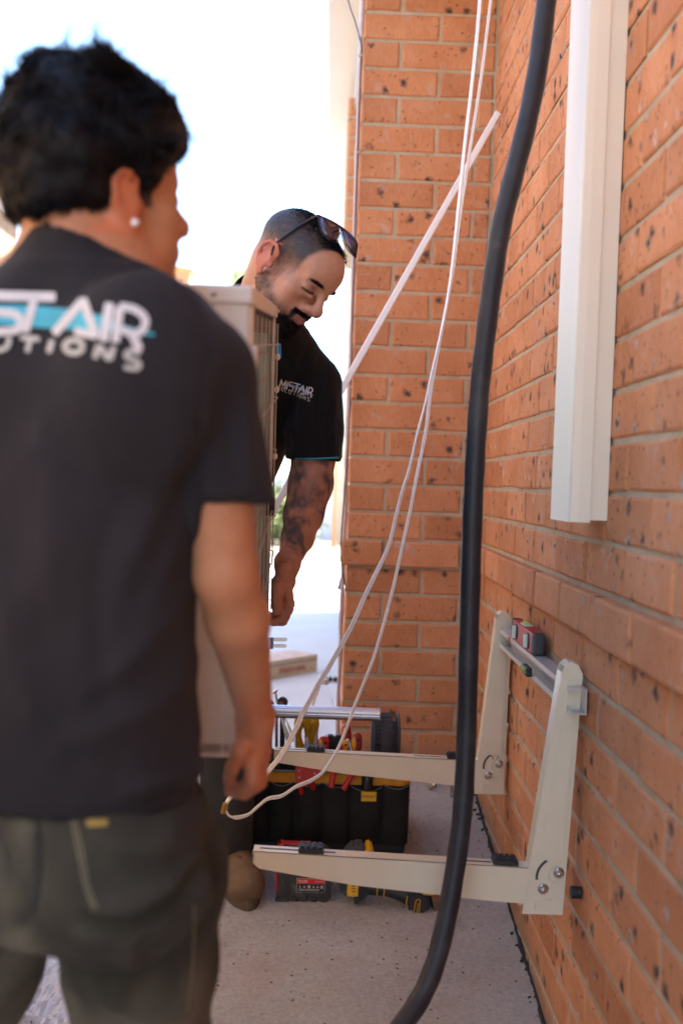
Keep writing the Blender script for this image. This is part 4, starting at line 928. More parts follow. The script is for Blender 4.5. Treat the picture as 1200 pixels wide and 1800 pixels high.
# black rechargeable battery pack with red label (front left of the bag)
mz = ground_z(2.46); bp = empty('battery_charger', P(530, 1580, 2.45), 'scuffed black battery charger with a red and black label', 'charger')
M_sc = plain('scuffed_black', (.028, .026, .025), .55, 0, .4, 40, .5, ((.16, .13, .10), 14, .56))
xa = P(486, 1580, 2.455).x; xb = P(580, 1580, 2.455).x; yf = 2.45; zb_ = ground_z(yf); ztp = P(530, 1502, yf).z
mb = MB(); mb.prism([Vector((xa, yf, zb_+.004)), Vector((xb, yf, zb_+.004)), Vector((xb+.002, yf, zb_+.03)), Vector((xb-.002, yf, ztp-.012)), Vector((xb-.012, yf, ztp)), Vector((xa+.012, yf, ztp)), Vector((xa-.001, yf, ztp-.014)), Vector((xa-.003, yf, zb_+.035))], (0, .085, 0), .004)
mb.build('housing', M_sc, bp)
mb = MB()
for k in range(5): x_ = xa+.012+k*.0235; mb.box((x_, yf-.005, zb_+.003), (x_+.013, yf+.004, zb_+.014 if k != 2 else zb_+.022), None, .0015)
mb.box((xa-.003, yf-.006, zb_+.002), (xa+.028, yf+.002, zb_+.010), None, .0015); mb.build('foot_ribs', M_sc, bp)
mb = MB(); mb.box((xa-.005, yf+.002, zb_+.02), (xa+.001, yf+.07, ztp-.004), None, .003); mb.box((xa-.004, yf+.06, ztp-.003), (xb-.05, yf+.085, ztp+.004), None, .002); mb.box((xa-.004, yf+.004, ztp-.003), (xa+.006, yf+.085, ztp+.004), None, .002); mb.box((xa+.004, yf+.012, ztp), (xa+.012, yf+.05, ztp+.018), None, .002); mb.build('red_trim', plain('charger_red', (.45, .02, .02), .4, 0, .1, 40, .1, ((.08, .04, .035), 30, .6)), bp)
lc = P(546, 1557, yf-.001); lx, lz = .0345, .0175
mb = MB(); mb.prism([Vector((lc.x-lx, yf-.0008, lc.z-lz)), Vector((lc.x+lx*.8, yf-.0008, lc.z-lz)), Vector((lc.x+lx, yf-.0008, lc.z-lz+.005)), Vector((lc.x+lx, yf-.0008, lc.z+lz)), Vector((lc.x-lx, yf-.0008, lc.z+lz))], (0, .0008, 0)); LBL = mb.build('label', plain('label_border', (.45, .43, .40), .5), bp)
e_ = .0009
mb = MB(); mb.prism([Vector((lc.x-lx+e_, yf-.0014, lc.z-lz+e_)), Vector((lc.x+lx*.8-e_*.4, yf-.0014, lc.z-lz+e_)), Vector((lc.x+lx-e_, yf-.0014, lc.z-lz+.005+e_*.4)), Vector((lc.x+lx-e_, yf-.0014, lc.z+lz*.25)), Vector((lc.x-lx+e_, yf-.0014, lc.z+lz*.25))], (0, .0005, 0)); mb.build('black_field', plain('label_black', (.02, .02, .02), .5), LBL)
mb = MB(); mb.box((lc.x-lx+e_, yf-.0014, lc.z+lz*.28), (lc.x+lx-e_, yf-.0009, lc.z+lz-e_)); mb.build('red_field', plain('label_red', (.60, .015, .02), .5), LBL)
M_wh = plain('print_white', (.7, .7, .68), .6)
text_on('lettering', 'Milwaukee', .0062, (lc.x-lx*.56, yf-.0014, lc.z+lz*.66), (1, 0, .06), (.25, 0, 1), M_wh, LBL, .8, .0003)
text_on('lettering', 'M18 B5', .0042, (lc.x+lx*.62, yf-.0014, lc.z+lz*.60), (1, 0, 0), (0, 0, 1), M_wh, LBL, 1, .0003) if False else text_on('lettering', 'POWER PACK', .0036, (lc.x+lx*.60, yf-.0014, lc.z+lz*.60), (1, 0, 0), (0, 0, 1), M_wh, LBL, .9, .0003)
mb = MB(); mb.tube([Vector((lc.x-lx*.85, yf-.0018, lc.z+lz*.40)), Vector((lc.x-lx*.45, yf-.0018, lc.z+lz*.42)), Vector((lc.x-lx*.2, yf-.0018, lc.z+lz*.62))], .0004, 5)
ic = [-.75, -.45, -.12, .2, .48, .78]
for k, u in enumerate(ic):
    x_ = lc.x+lx*u; zc_ = lc.z-lz*.15
    if k in (2, 5): mb.tube([Vector((x_+.0026*math.cos(a_), yf-.0017, zc_+.0026*math.sin(a_))) for a_ in [i*math.pi/6 for i in range(13)]], .0009, 5)
    elif k == 0: mb.tube([Vector((x_, yf-.0017, zc_-.003)), Vector((x_, yf-.0017, zc_+.003))], .0008, 5)
    else: mb.box((x_-.0022, yf-.0017, zc_-.002), (x_+.0022, yf-.0014, zc_-.0008)); mb.box((x_-.0014, yf-.0017, zc_+.0002), (x_+.0014, yf-.0014, zc_+.0016))
for k in range(2): mb.box((lc.x-lx*.85, yf-.0017, lc.z-lz*(.5+.18*k)), (lc.x+lx*.6, yf-.0014, lc.z-lz*(.46+.18*k)))
mb.build('icons', MATS['print_white'], LBL)
# drill lying on its side
dr = empty('cordless_drill', P(690, 1590, 2.42), 'yellow and black cordless impact driver lying on the concrete', 'drill')
D = 2.42
def pp(x_, y_, d_=D): return P(x_, y_+7, d_)
mb = MB(); mb.prism([pp(602, 1500), pp(622, 1480), pp(642, 1484), pp(634, 1530), pp(634, 1562), pp(624, 1574), pp(600, 1568), pp(591, 1560), pp(590, 1532)], (0, .060, 0), .007); BT = mb.build('battery', M_sc if False else plain('battery_grey', (.06, .065, .07), .35, 0, .15, 30, .1), dr)
mb = MB(); mb.prism([pp(638, 1500, D-.004), pp(646, 1482, D-.004), pp(653, 1484, D-.004), pp(659, 1502, D-.004), pp(648, 1520, D-.004), pp(630, 1530, D-.004), pp(626, 1570, D-.004), pp(616, 1573, D-.004), pp(606, 1566, D-.004), pp(608, 1540, D-.004), pp(622, 1520, D-.004)], (0, .066, 0), .005); mb.build('battery_latch', M_dy, BT)
mb = MB(); mb.box(Vector((pp(597, 1560).x, D-.0035, pp(597, 1558).z)), Vector((pp(608, 1536).x, D+.002, pp(608, 1540).z)), None, .002); mb.build('battery_window', M_black, BT)
mb = MB(); mb.box(Vector((pp(616, 1560).x, D-.010, pp(616, 1566).z)), Vector((pp(630, 1536).x, D-.0042, pp(630, 1541).z)), None, .002); LT = mb.build('warning_label', plain('warn_yellow', (.75, .42, .02), .5), dr)
mb = MB()
for k in range(4): q_ = pp(618, 1546+k*5, D-.0104); mb.box(q_, q_+Vector((.010, .0006, .0018)))
mb.build('print', M_black, LT)
mb = MB(); hs_ = spline([pp(630, 1548, D+.035), pp(655, 1552, D+.033), pp(685, 1556, D+.03), pp(715, 1566, D+.03), pp(735, 1574, D+.03)], 5)
mb.tube(hs_, [.024, .0235, .0225, .021, .020, .0195, .019, .0185, .018, .018, .0185, .019, .0195, .020, .021, .022, .023, .024, .025, .026, .027][:len(hs_)], 18); HD = mb.build('handle', M_dk2, dr)
mb = MB()
for x_, y0_, y1_ in ((663, 1541, 1568), (675, 1546, 1571)): mb.tube([pp(x_+3, y0_-4, D+.004), pp(x_+1, y0_+4, D+.0085), pp(x_, (y0_+y1_)/2, D+.0095), pp(x_-1, y1_, D+.013)], .0012, 6)
mb.tube([pp(677, 1549, D+.009), pp(690, 1552, D+.009), pp(700, 1553, D+.010)], .0012, 6); mb.tube([pp(716, 1568, D+.002), pp(714, 1578, D+.001), pp(714, 1588, D+.004)], .0013, 6); mb.build('yellow_seam', M_dy, HD)
mb = MB(); mb.prism([pp(632, 1552, D+.01), pp(650, 1560, D+.01), pp(643, 1572, D+.01), pp(634, 1578, D+.01), pp(625, 1586, D+.01), pp(621, 1578, D+.01), pp(622, 1562, D+.01)], (0, .035, 0), .003); mb.build('belt_clip', M_dk2, dr)
mb = MB(); mb.prism([pp(716, 1562, D-.004), pp(735, 1558, D-.004), pp(755, 1566, D-.004), pp(758, 1580, D-.004), pp(750, 1606, D-.004), pp(740, 1614, D-.004), pp(724, 1608, D-.004), pp(714, 1590, D-.004)], (0, .068, 0), .010); mb.build('motor_housing', M_dk2, dr)
lp = [(731, 1576), (735, 1574), (738, 1577), (735, 1601), (731, 1605), (727, 1601), (728, 1590)]; lp = spline([pp(x_, y_, D-.0055) for x_, y_ in lp+[lp[0]]], 3); mb = MB(); mb.tube(lp, .0010, 6); mb.build('badge_outline', M_dy, dr)
text_on('lettering', 'BRUSHLESS', .0048, pp(733, 1589.5, D-.0045), P(732, 1600, D)-P(735, 1580, D), Vector((1, 0, -.1)), M_dy, dr, 1.0, .0006)
mb = MB(); lathe(mb, pp(756, 1578, D+.022), (1, .25, .2), [(0, .024), (.012, .022), (.016, .015), (.034, .014), (.036, .009), (.046, .009), (.047, .004)], 18); mb.build('chuck', plain('chuck', (.34, .26, .19), .35, .7), dr)
mb = MB(); mb.box(Vector((pp(742, 1562).x, D+.0, pp(742, 1562).z-.008)), Vector((pp(765, 1562).x, D+.05, pp(742, 1558).z+.006)), None, .005); mb.build('nose_trim', M_dy, dr)
# screws on the floor
def bolt(px, py, d, dirv, r, ln, label):
    c = P(px, py, d); c.z = ground_z(d)+r*1.6; o = empty('floor_bolt', c, label, 'bolt', 'loose bolts on the concrete'); dv = Vector(dirv).normalized(); mb = MB()
    ref = dv.cross(Vector((0, 0, 1))).normalized() if abs(dv.z) < .9 else Vector((1, 0, 0)); r2_ = dv.cross(ref)
    mb.prism([c+(ref*math.cos(rad(60*k))+r2_*math.sin(rad(60*k)))*r*1.7 for k in range(6)], dv*r*1.1, r*.15); mb.build('head', M_zinc, o)
    mb = MB(); q = []; 
    mb.tube([c+dv*(r*1.1+ln*i/10) for i in range(11)], [r*(1 if i % 2 else .82) for i in range(11)], 10); mb.build('thread', M_zinc, o)
gd = lambda py: next((d for d in [1.5+.01*i for i in range(300)] if proj((.2, d, ground_z(d)))[1] <= py), 3)
bolt(753, 1388, gd(1388), (1, .5, .1), .0048, .012, 'left one of two short bolts lying beside the bag on the concrete')
bolt(765, 1382, gd(1382), (-.6, .9, .1), .0042, .010, 'right one of two short bolts lying beside the bag on the concrete')
bolt(795, 1402, gd(1402), (0.05, .9, .25), .0055, .035, 'longer shiny bolt lying beside the black hose under the far arm')
# clear plastic wrap bottom left
yy = 2.15; V = []; nxx, nyy = 40, 40; x0_ = P(30, 1690, yy).x
for j in range(nyy+1):
    for i in range(nxx+1):
        x_ = x0_+i*.30/nxx; y_ = 1.95+j*.42/nyy; V.append((x_, y_, ground_z(y_)+.012+.05*abs(noise.noise(Vector((x_*11, y_*11, 0))))+.018*abs(noise.noise(Vector((x_*40, y_*30, 3))))))
F = [(j*(nxx+1)+i, j*(nxx+1)+i+1, (j+1)*(nxx+1)+i+1, (j+1)*(nxx+1)+i) for j in range(nyy) for i in range(nxx)]
m, t, b = new_mat('clear_film'); b.inputs['Roughness'].default_value = .08; b.inputs['Base Color'].default_value = (.8, .82, .88, 1); b.inputs['Alpha'].default_value = .35; b.inputs['Specular IOR Level'].default_value = 1
mb = MB(); mb.add(V, F, False); tag(mb.build('plastic_wrap', m), 'crumpled clear plastic film on the concrete behind the front man\'s legs', 'plastic film')
# dead leaves / paper bits
r4 = random.Random(12)
for (px, py), cl_ in (((680, 1420), (.05, .05, .05)), ((548, 1598), (.08, .07, .06)), ((605, 1408), (.2, .2, .2))):
    pass
# ------------------------------------------------------------------ people
def sstep(a, b, x): t = np.clip((x-a)/(b-a), 0, 1); return t*t*(3-2*t)
def head(F, O, R, ear=1.0, sc=1.0):
    "R columns: person's right, forward, up; O between the ears"
    O = np.array(O); R = np.array(R); W = lambda p: O+R @ (np.array(p)*sc)
    E = lambda c, r, k=.02, sub=False, tilt=None: F.ell(W(c), np.array(r)*sc, R if tilt is None else R @ tilt, k*sc, sub)
    C = lambda a, b, ra, rb=None, k=.012, sub=False: F.cap(W(a), W(b), ra*sc, (ra if rb is None else rb)*sc, k*sc, sub)
    E((0, -.018, .053), (.075, .094, .071)); E((0, .041, .053), (.065, .060, .052), .02)
    E((0, .030, -.01), (.060, .058, .068), .02); E((0, .028, -.050), (.050, .055, .042), .02)
    for s in (-1, 1):
        C((s*.056, .004, -.038), (s*.020, .072, -.084), .017, .014, .018)
        E((s*.044, .060, -.008), (.023, .022, .020), .022)
        E((s*.039, .050, -.045), (.025, .028, .028), .02)
        C((s*.012, .0935, .036), (s*.045, .076, .035), .0080, .007, .014)
        E((s*.033, .101, .016), (.017, .012, .0105), .012, True)
        E((s*.032, .0770, .016), (.0155, .0145, .0125), .003)
        C((s*.016, .0885, .0115), (s*.046, .0765, .0095), .0035, .003, .003)
        C((s*.020, .0945, .004), (s*.040, .083, .001), .004, .003, .008)
        E((s*.0145, .102, -.017), (.0088, .011, .0085), .006)
        E((s*.0075, .109, -.0225), (.0035, .005, .0035), .002, True)
        # ear
        tl = np.array(Matrix.Rotation(s*-.32, 3, 'Z') @ Matrix.Rotation(.18, 3, 'X'))
        E((s*.0790, -.013, .004), (.0085, .0195*ear, .032*ear), .006, False, tl)
        hp = [(s*.076, .004, .010), (s*.080, .006, .024), (s*.085, -.006, .034), (s*.089, -.020, .032), (s*.090, -.030, .018), (s*.088, -.028, .000), (s*.083, -.018, -.018), (s*.079, -.006, -.027)]
        for i in range(len(hp)-1): C(hp[i], hp[i+1], .0042 if i < 6 else .0055, None, .003)
        E((s*.079, -.003, -.027), (.006, .009, .009), .005)
        E((s*.0945, -.008, .003), (.0095, .010, .015), .004, True, tl)
        C((s*.087, -.002, .022), (s*.0875, -.018, .024), .004, .004, .003, True)
        C((s*.078, .008, .001), (s*.078, .009, -.006), .0055, None, .004)
    E((0, .080, -.087), (.021, .017, .016), .016)
    C((0, .094, .030), (0, .112, -.004), .0075, .0095, .014); E((0, .1155, -.011), (.0140, .0120, .0125), .008)
    C((0, .108, -.018), (0, .101, -.028), .006, .004, .006)
    E((0, .082, -.046), (.030, .020, .026), .02)
    C((-.021, .092, -.0435), (0, .1035, -.0395), .0035, .0045, .004); C((.021, .092, -.0435), (0, .1035, -.0395), .0035, .0045, .004)
    C((-.019, .092, -.051), (0, .1005, -.0525), .004, .0058, .004); C((.019, .092, -.051), (0, .1005, -.0525), .004, .0058, .004)
    C((-.024, .094, -.0465), (.024, .094, -.0465), .0012, None, .003, True); C((-.012, .106, -.046), (.012, .106, -.046), .0016, None, .003, True)
    C((-.014, .095, -.062), (.014, .095, -.062), .004, None, .008, True)
    return W
def local(V, O, R, sc=1.0): return (V-np.array(O)) @ np.array(R)/sc
SC1 = .885
def frame(f, u):
    f = Vector(f).normalized(); u = Vector(u); u = (u-f*u.dot(f)).normalized(); r = f.cross(u); return np.array([[r[i], f[i], u[i]] for i in range(3)])
def PL(pts): return [P(*q) for q in pts]
M_skin = vcol_mat('skin', .5, .12, .25, 500, .4)
M_hair = plain('black_hair', (.0045, .0042, .006), .55, 0, .3, 40, 0, spec=.18)
def cloth_mat(name, rough=.85, weave=.5, sc=1400):
    m = vcol_mat(name, rough, 0, .35, sc, .2); m.node_tree.nodes['Principled BSDF'].inputs['Sheen Weight'].default_value = .04; m.node_tree.nodes['Principled BSDF'].inputs['Sheen Roughness'].default_value = .6; return m
M_cloth = cloth_mat('cotton'); M_work = cloth_mat('work_cloth', .85)
def drape(V, Q, amp, sc, seed, mask=None):
    n = vnormals(V, Q); d = fnoise(V, sc, seed, 3)*amp
    if mask is not None: d = d*mask
    return V+n*d[:, None]
FM = np.array([list(RIGHT), list(UP), list(FWD)])
def folds(V, Q, spec):
    "raise or sink soft creases along paths: (points in photo pixels, half width px, height m)"
    n = vnormals(V, Q); c = (V-np.array(CAMPOS)) @ FM.T; px = 600+FPX*c[:, 0]/c[:, 2]; py = 900-FPX*c[:, 1]/c[:, 2]; facing = ((V-np.array(CAMPOS))*n).sum(1) < 0; D = np.zeros(len(V))
    for pts, wd, hgt in spec:
        q = cubic(pts, 4); best = np.full(len(V), 1e9); tt = np.zeros(len(V))
        for i in range(len(q)-1):
            a = np.array(q[i]); b = np.array(q[i+1]); ab = b-a; t = np.clip(((px-a[0])*ab[0]+(py-a[1])*ab[1])/(ab @ ab), 0, 1)
            d = np.hypot(px-a[0]-t*ab[0], py-a[1]-t*ab[1]); m = d < best; best = np.where(m, d, best); tt = np.where(m, (i+t)/(len(q)-1), tt)
        D += 1.5*hgt*np.exp(-(best/wd)**2)*np.sin(np.pi*np.clip(tt, .02, .98))**.7
    return V+n*(D*facing)[:, None]
def tuck(body, bvh, zmin, amt=.004, zmax=9, xmin=-9):
    "pull any skin that would poke through the cloth back under it"
    me = body.data; n = len(me.vertices); co = np.empty(n*3, np.float32); me.vertices.foreach_get('co', co); co = co.reshape(-1, 3)
    for i in np.where((co[:, 2] > zmin) & (co[:, 2] < zmax) & (co[:, 0] > xmin))[0]:
        p = Vector(co[i]); h = bvh.find_nearest(p, .03)
        if h[0] is not None and (p-h[0]).dot(h[1]) > -amt and h[3] < .03: 
            if h[0].z > zmin+.003: co[i] = h[0]-h[1]*amt
    me.vertices.foreach_set('co', co.ravel()); me.update()
def print_strokes(name, strokes, bvh, mat, parent, lift=.0012, px=True):
    "flat print laid onto the cloth: polylines (points, widths) in photo pixels"
    mb = MB()
    for si, (pts, ws) in enumerate(strokes):
        pts = [Vector((a, b, 0)) for a, b in pts]; ws = ws if isinstance(ws, (list, tuple)) else [ws]*len(pts); q = []; wq = []
        for i in range(len(pts)-1):
            n = max(1, int((pts[i+1]-pts[i]).length/3.5))
            for k in range(n): t = k/n; q.append(pts[i].lerp(pts[i+1], t)); wq.append(ws[i]+(ws[i+1]-ws[i])*t)
        q.append(pts[-1]); wq.append(ws[-1]); rows = []
        for i, c in enumerate(q):
            tg = (q[min(i+1, len(q)-1)]-q[max(i-1, 0)]).normalized(); sd_ = Vector((-tg.y, tg.x, 0)); row = []
            k_ = 1.0 if 0 < i < len(q)-1 else .8
            for u in (-.5, -.17, .17, .5):
                p_ = c+sd_*wq[i]*u*k_; d_ = (P(p_.x, p_.y, 1)-CAMPOS).normalized(); h_ = bvh.ray_cast(CAMPOS, d_)
                if h_[0] is None: row = None; break
                row.append(h_[0]-d_*(lift+.00006*si))
            rows.append(row)
        vs = []; ix = {}; fs = []
        for i, r_ in enumerate(rows):
            if r_: ix[i] = len(vs); vs += r_
        for i in range(len(rows)-1):
            if i in ix and i+1 in ix and (rows[i][0]-rows[i+1][0]).length < .03:
                for k in range(3): fs.append((ix[i]+k, ix[i]+k+1, ix[i+1]+k+1, ix[i+1]+k))
        if fs: mb.add(vs, fs, True)
    return mb.build(name, mat, parent)
def cubic(pts, n=5): return [(p.x, p.y) for p in spline([Vector((a, b, 0)) for a, b in pts], n)]
# ================= man in front (seen from behind)
YA = rad(25); R1 = Vector((math.cos(YA), -math.sin(YA), 0)); F1 = Vector((math.sin(YA), math.cos(YA), 0))
man1 = empty('person', (P(100, 1500, 1.13).x, 1.13, ground_z(1.13)), 'person with thick black hair seen from behind in charcoal t-shirt and olive trousers', 'person')
a_ = rad(50); pt_ = rad(-6)
Rh1 = frame((math.sin(a_)*math.cos(pt_), math.cos(a_)*math.cos(pt_), -math.sin(pt_)), (.02, 0, 1)); O1 = P(180, 374, 1.15)
shR = P(362, 652, 1.06); shL = P(362, 652, 1.06)-R1*.40; shL.z = shR.z+.035
armR = PL([(362, 652, 1.06), (384, 800, 1.065), (396, 1010, 1.085), (418, 1090, 1.12), (449, 1262, 1.245)])
FB = SDF((-.72, .82, .55), (.02, 1.55, 1.62), .0045)
head(FB, O1, Rh1, 1.0, SC1)
nb_ = P(150, 485, 1.13)
FB.cap(O1+Vector(Rh1 @ np.array((0, -.035, -.015))), nb_, .054, .060, .02); FB.cap(O1+Vector(Rh1 @ np.array((0, .02, -.05))), nb_+F1*.02, .040, .05, .02)
FB.cap(nb_, shR, .058, .045, .03); FB.cap(nb_, shL, .058, .045, .03)
ax1 = lambda px, py, dd=1.13: P(px, py, dd)
FB.loft([(ax1(100, 1200), .135, .09, YA), (ax1(110, 1000), .135, .09, YA), (ax1(125, 750), .15, .095, YA), (ax1(138, 600), .14, .08, YA), (ax1(145, 520), .08, .06, YA)], .03)
FB.chain(armR, [.036, .0365, .033, .034, .0215], .012)
el = shL-R1*.05+Vector((0, .02, -.27)); wl = um(-.03, .245, -UH+.02)
FB.chain([shL, shL.lerp(el, .5), el, el.lerp(wl, .4), wl], [.046, .040, .034, .034, .022], .012)
# right hand hooked under the near corner of the unit
def hand_px(F, wrist, palm, fingers, thumb, k=.006):
    w0 = P(*wrist[:3]); 
    for q in palm: F.cap(w0, P(*q[:3]), wrist[3], q[3], .010)
    for a, b in zip(palm[:-1], palm[1:]): F.cap(P(*a[:3]), P(*b[:3]), a[3], b[3], .01)
    for fg in fingers+[thumb]:
        for i in range(len(fg)-1): F.cap(P(*fg[i][:3]), P(*fg[i+1][:3]), fg[i][3], fg[i+1][3], .0035 if i else .008)
        F.ell(P(*fg[1][:3]), (fg[1][3]*1.1,)*3, None, .003)
hand_px(FB, (449, 1262, 1.245, .021), [(441, 1320, 1.262, .0165), (447, 1325, 1.285, .017), (450, 1325, 1.31, .016)],
        [[(444, 1338, 1.252, .0105), (443, 1372, 1.248, .0095), (425, 1388, 1.262, .0088), (402, 1388, 1.285, .0078)],
         [(450, 1342, 1.272, .0105), (451, 1378, 1.272, .0096), (430, 1394, 1.284, .009), (403, 1392, 1.305, .0078)],
         [(454, 1340, 1.295, .0100), (457, 1374, 1.297, .0092), (436, 1391, 1.308, .0086), (410, 1389, 1.328, .0075)],
         [(455, 1334, 1.315, .0090), (460, 1362, 1.320, .0082), (446, 1380, 1.33, .0078), (424, 1382, 1.345, .007)]],
        [(438, 1290, 1.255, .0125), (422, 1320, 1.235, .0105), (408, 1350, 1.245, .0095), (402, 1372, 1.262, .0080)])
# left hand under the other corner
hl = wl; b0 = um(-.012, .265, -UH-.03)
for k in range(4):
    s0 = hl+Vector((-.01+.0*k, -.005+.02*k-.02, -.045)); FB.cap(hl, s0, .02, .011, .01); s1 = s0+Vector((0.01, .012, -.028)); s2 = s1+Vector((.03, .012, -.008)); FB.cap(s0, s1, .0105, .0095, .004); FB.cap(s1, s2, .0095, .008, .004)
FB.cap(hl, hl+Vector((.03, -.02, -.02)), .014, .011, .006); FB.cap(hl+Vector((.03, -.02, -.02)), hl+Vector((.05, -.01, -.05)), .011, .008, .004)
V, Q = FB.mesh(); del FB
V = relax(V, Q, 2); lc = local(V, O1, Rh1, SC1)
sk = np.tile(np.array((.50, .225, .115)), (len(V), 1)); f = fnoise(V, 22, 3)[:, None]; sk *= 1+.06*f
near_ear = (np.abs(np.abs(lc[:, 0])-.084) < .012) & (np.abs(lc[:, 2]) < .04) & (lc[:, 1] < .012); sk[near_ear] *= (1.12, .82, .75)
scal = (lc[:, 2] > .0) & (lc[:, 1] < .035) & (np.linalg.norm(lc, axis=1) < .2) & (np.abs(lc[:, 0]) < .08)
scal |= (lc[:, 2] > .075) & (np.abs(lc[:, 0]) < .08) & (np.linalg.norm(lc, axis=1) < .2)
sk[scal & ~near_ear] = (.03, .022, .02)
brow = sstep(.007, .004, np.sqrt(((np.abs(lc[:, 0])-.031)/3.2)**2+(lc[:, 2]-.041)**2))*(lc[:, 1] > .06); sk = sk*(1-.85*brow[:, None])
lash = sstep(.003, .0015, np.abs(lc[:, 2]-.014))*(np.abs(np.abs(lc[:, 0])-.032) < .016)*(lc[:, 1] > .07); sk = sk*(1-.8*lash[:, None])
lip = (np.abs(lc[:, 0]) < .022)*(lc[:, 1] > .09)*sstep(.010, .006, np.abs(lc[:, 2]+.046)); sk = sk*(1-lip[:, None])+np.array((.36, .13, .10))*lip[:, None]
sk[:, :] = np.where(((V[:, 2] < .75) & (V[:, 1] < 1.4))[:, None], sk*(1.08, .88, .82), sk)
B1 = np_obj('body', V, Q, M_skin, man1, sk)
# hair cap
FH = SDF(np.array(O1)-.21, np.array(O1)+.24, .0055); WH = lambda p: np.array(O1)+Rh1 @ (np.array(p)*SC1)
E1 = lambda c, r, k=.03, sub=False: FH.ell(WH(c), np.array(r)*SC1, Rh1, k, sub)
E1((0, -.020, .072), (.098, .104, .094)); E1((0, -.052, .040), (.084, .072, .066)); E1((0, .042, .102), (.082, .052, .044)); E1((0, -.015, .115), (.088, .088, .070))
for s in (-1, 1): FH.cap(WH((s*.076, .022, .05)), WH((s*.0735, .026, .006)), .012, .006, .012); FH.cap(WH((s*.070, .030, .075)), WH((s*.045, .078, .088)), .020, .016, .02)
FH.cap(WH((-.030, -.100, .004)), WH((.030, -.100, .004)), .016, .016, .02)
E1((0, .082, .005), (.070, .052, .066), .012, True)
for s in (-1, 1): E1((s*.102, -.012, .004), (.032, .025, .041), .008, True)
FH.cut(Vector(WH((0, -.09, -.026))), Vector(Rh1 @ np.array((0, .45, -1))))
V, Q = FH.mesh(); V = relax(V, Q, 2); n_ = vnormals(V, Q); lc = local(V, O1, Rh1, SC1)
V = V+n_*(fnoise(V, 55, 5)*.0065+np.abs(fnoise(V, 130, 6))*.003*(lc[:, 2] > .03))[:, None]
HC = np_obj('hair', V, Q, M_hair, man1)
n_ = vnormals(V, Q); ids = np.random.choice(np.where(lc[:, 2] > -.02)[0], 26000); up = Rh1[:, 2]; fw = Rh1[:, 1]
top = sstep(.05, .15, lc[ids, 2])[:, None]
cl = np.stack([fnoise(V[ids], 38, 11), fnoise(V[ids], 38, 12), fnoise(V[ids], 38, 13)], 1)
cw = np.stack([fnoise(V[ids], 17, 14), fnoise(V[ids], 17, 15), fnoise(V[ids], 17, 16)], 1)
dr_ = n_[ids]*(.30+.25*top)-np.array([0, 0, 1.])*(1-top)*.45+cl*.6+cw*1.0-fw*.3*top+up*.2*top
strands('hair_strands', V[ids]-n_[ids]*.004, dr_, .013+.028*top[:, 0], .0016, M_hair, HC, bend=-.5*n_[ids]-np.array([0, 0, .35])+cl*.4, segs=3, jit=.12)
ids = np.random.choice(np.where(lc[:, 2] > .11)[0], 900)
cl = np.stack([fnoise(V[ids], 50, 21), fnoise(V[ids], 50, 22), fnoise(V[ids], 50, 23)], 1)
strands('loose_strands', V[ids], n_[ids]*.5+cl*1.1, .026, .0011, M_hair, HC, bend=-n_[ids]*.7+cl*.5-np.array([0, 0, .3]), segs=4, jit=.3)
# tufts: groups of strands that lean together
tc = np.random.choice(np.where(lc[:, 2] > .055)[0], 330); cen = np.repeat(tc, 34); off = np.random.normal(size=(len(cen), 3))*.0055
dcl = (n_[tc]*.5+np.random.normal(size=(len(tc), 3))*.55-fw*.15+up*.15); bcl = np.random.normal(size=(len(tc), 3))*.6-n_[tc]*.6-np.array([0, 0, .35])
strands('hair_tufts', V[cen]+off-n_[cen]*.006, np.repeat(dcl, 34, 0)-off*55, np.repeat(np.random.uniform(.014, .027, len(tc)), 34), .0012, M_hair, HC, bend=np.repeat(bcl, 34, 0), segs=4, jit=.08)
# ear stud
mb = MB(); e_ = P(236, 387, 1.082); hit = None
mb.ball(WH((.0862, -.004, -.026)), .0048); mb.build('ear_stud', plain('crystal', (.85, .85, .88), .12, .4), man1)
# t-shirt
FS = SDF((-.72, .84, .50), (-.02, 1.32, 1.42), .0055)
FS.loft([(ax1(106, 1450), .168, .118, YA), (ax1(104, 1330), .165, .118, YA), (ax1(103, 1180), .155, .112, YA), (ax1(108, 1000), .160, .112, YA), (ax1(122, 800), .168, .118, YA), (ax1(134, 680), .172, .115, YA), (ax1(142, 580), .150, .100, YA), (ax1(150, 500), .095, .075, YA)], .03)
FS.cap(nb_, P(166, 405, 1.115), .066, .0625, .02); FS.cap(nb_+Vector((0, 0, -.02)), shR+Vector((0, 0, -.004)), .062, .049, .06); FS.cap(nb_+Vector((0, 0, -.02)), shL, .062, .049, .03)
for s in (-1, 1): FS.ell(P(134, 660, 1.05)+R1*s*.085, (.075, .05, .10), None, .03)
hemR = P(408, 905, 1.075); FS.cap(shR, hemR, .050, .0465, .012)
hemL = shL+(hemR-shR).length*Vector((-.16, .05, -1)).normalized(); FS.cap(shL, hemL, .050, .048, .012)
# cloth folds down the back
arm_n = Vector((.05, .0, -1)); 
a = FS.a; X = FS.ax[0][:, None, None]; Z = FS.ax[2][None, None, :]
zh = P(106, 1432, 1.02).z; zs = P(408, 882, 1.03).z; xs_ = P(346, 900, 1.03).x
arm_zone = (X > xs_) | (X < shL.x-.01)
FS.a = np.maximum(a, np.where(arm_zone, zs-Z+.0*X, zh-Z)).astype(np.float32)
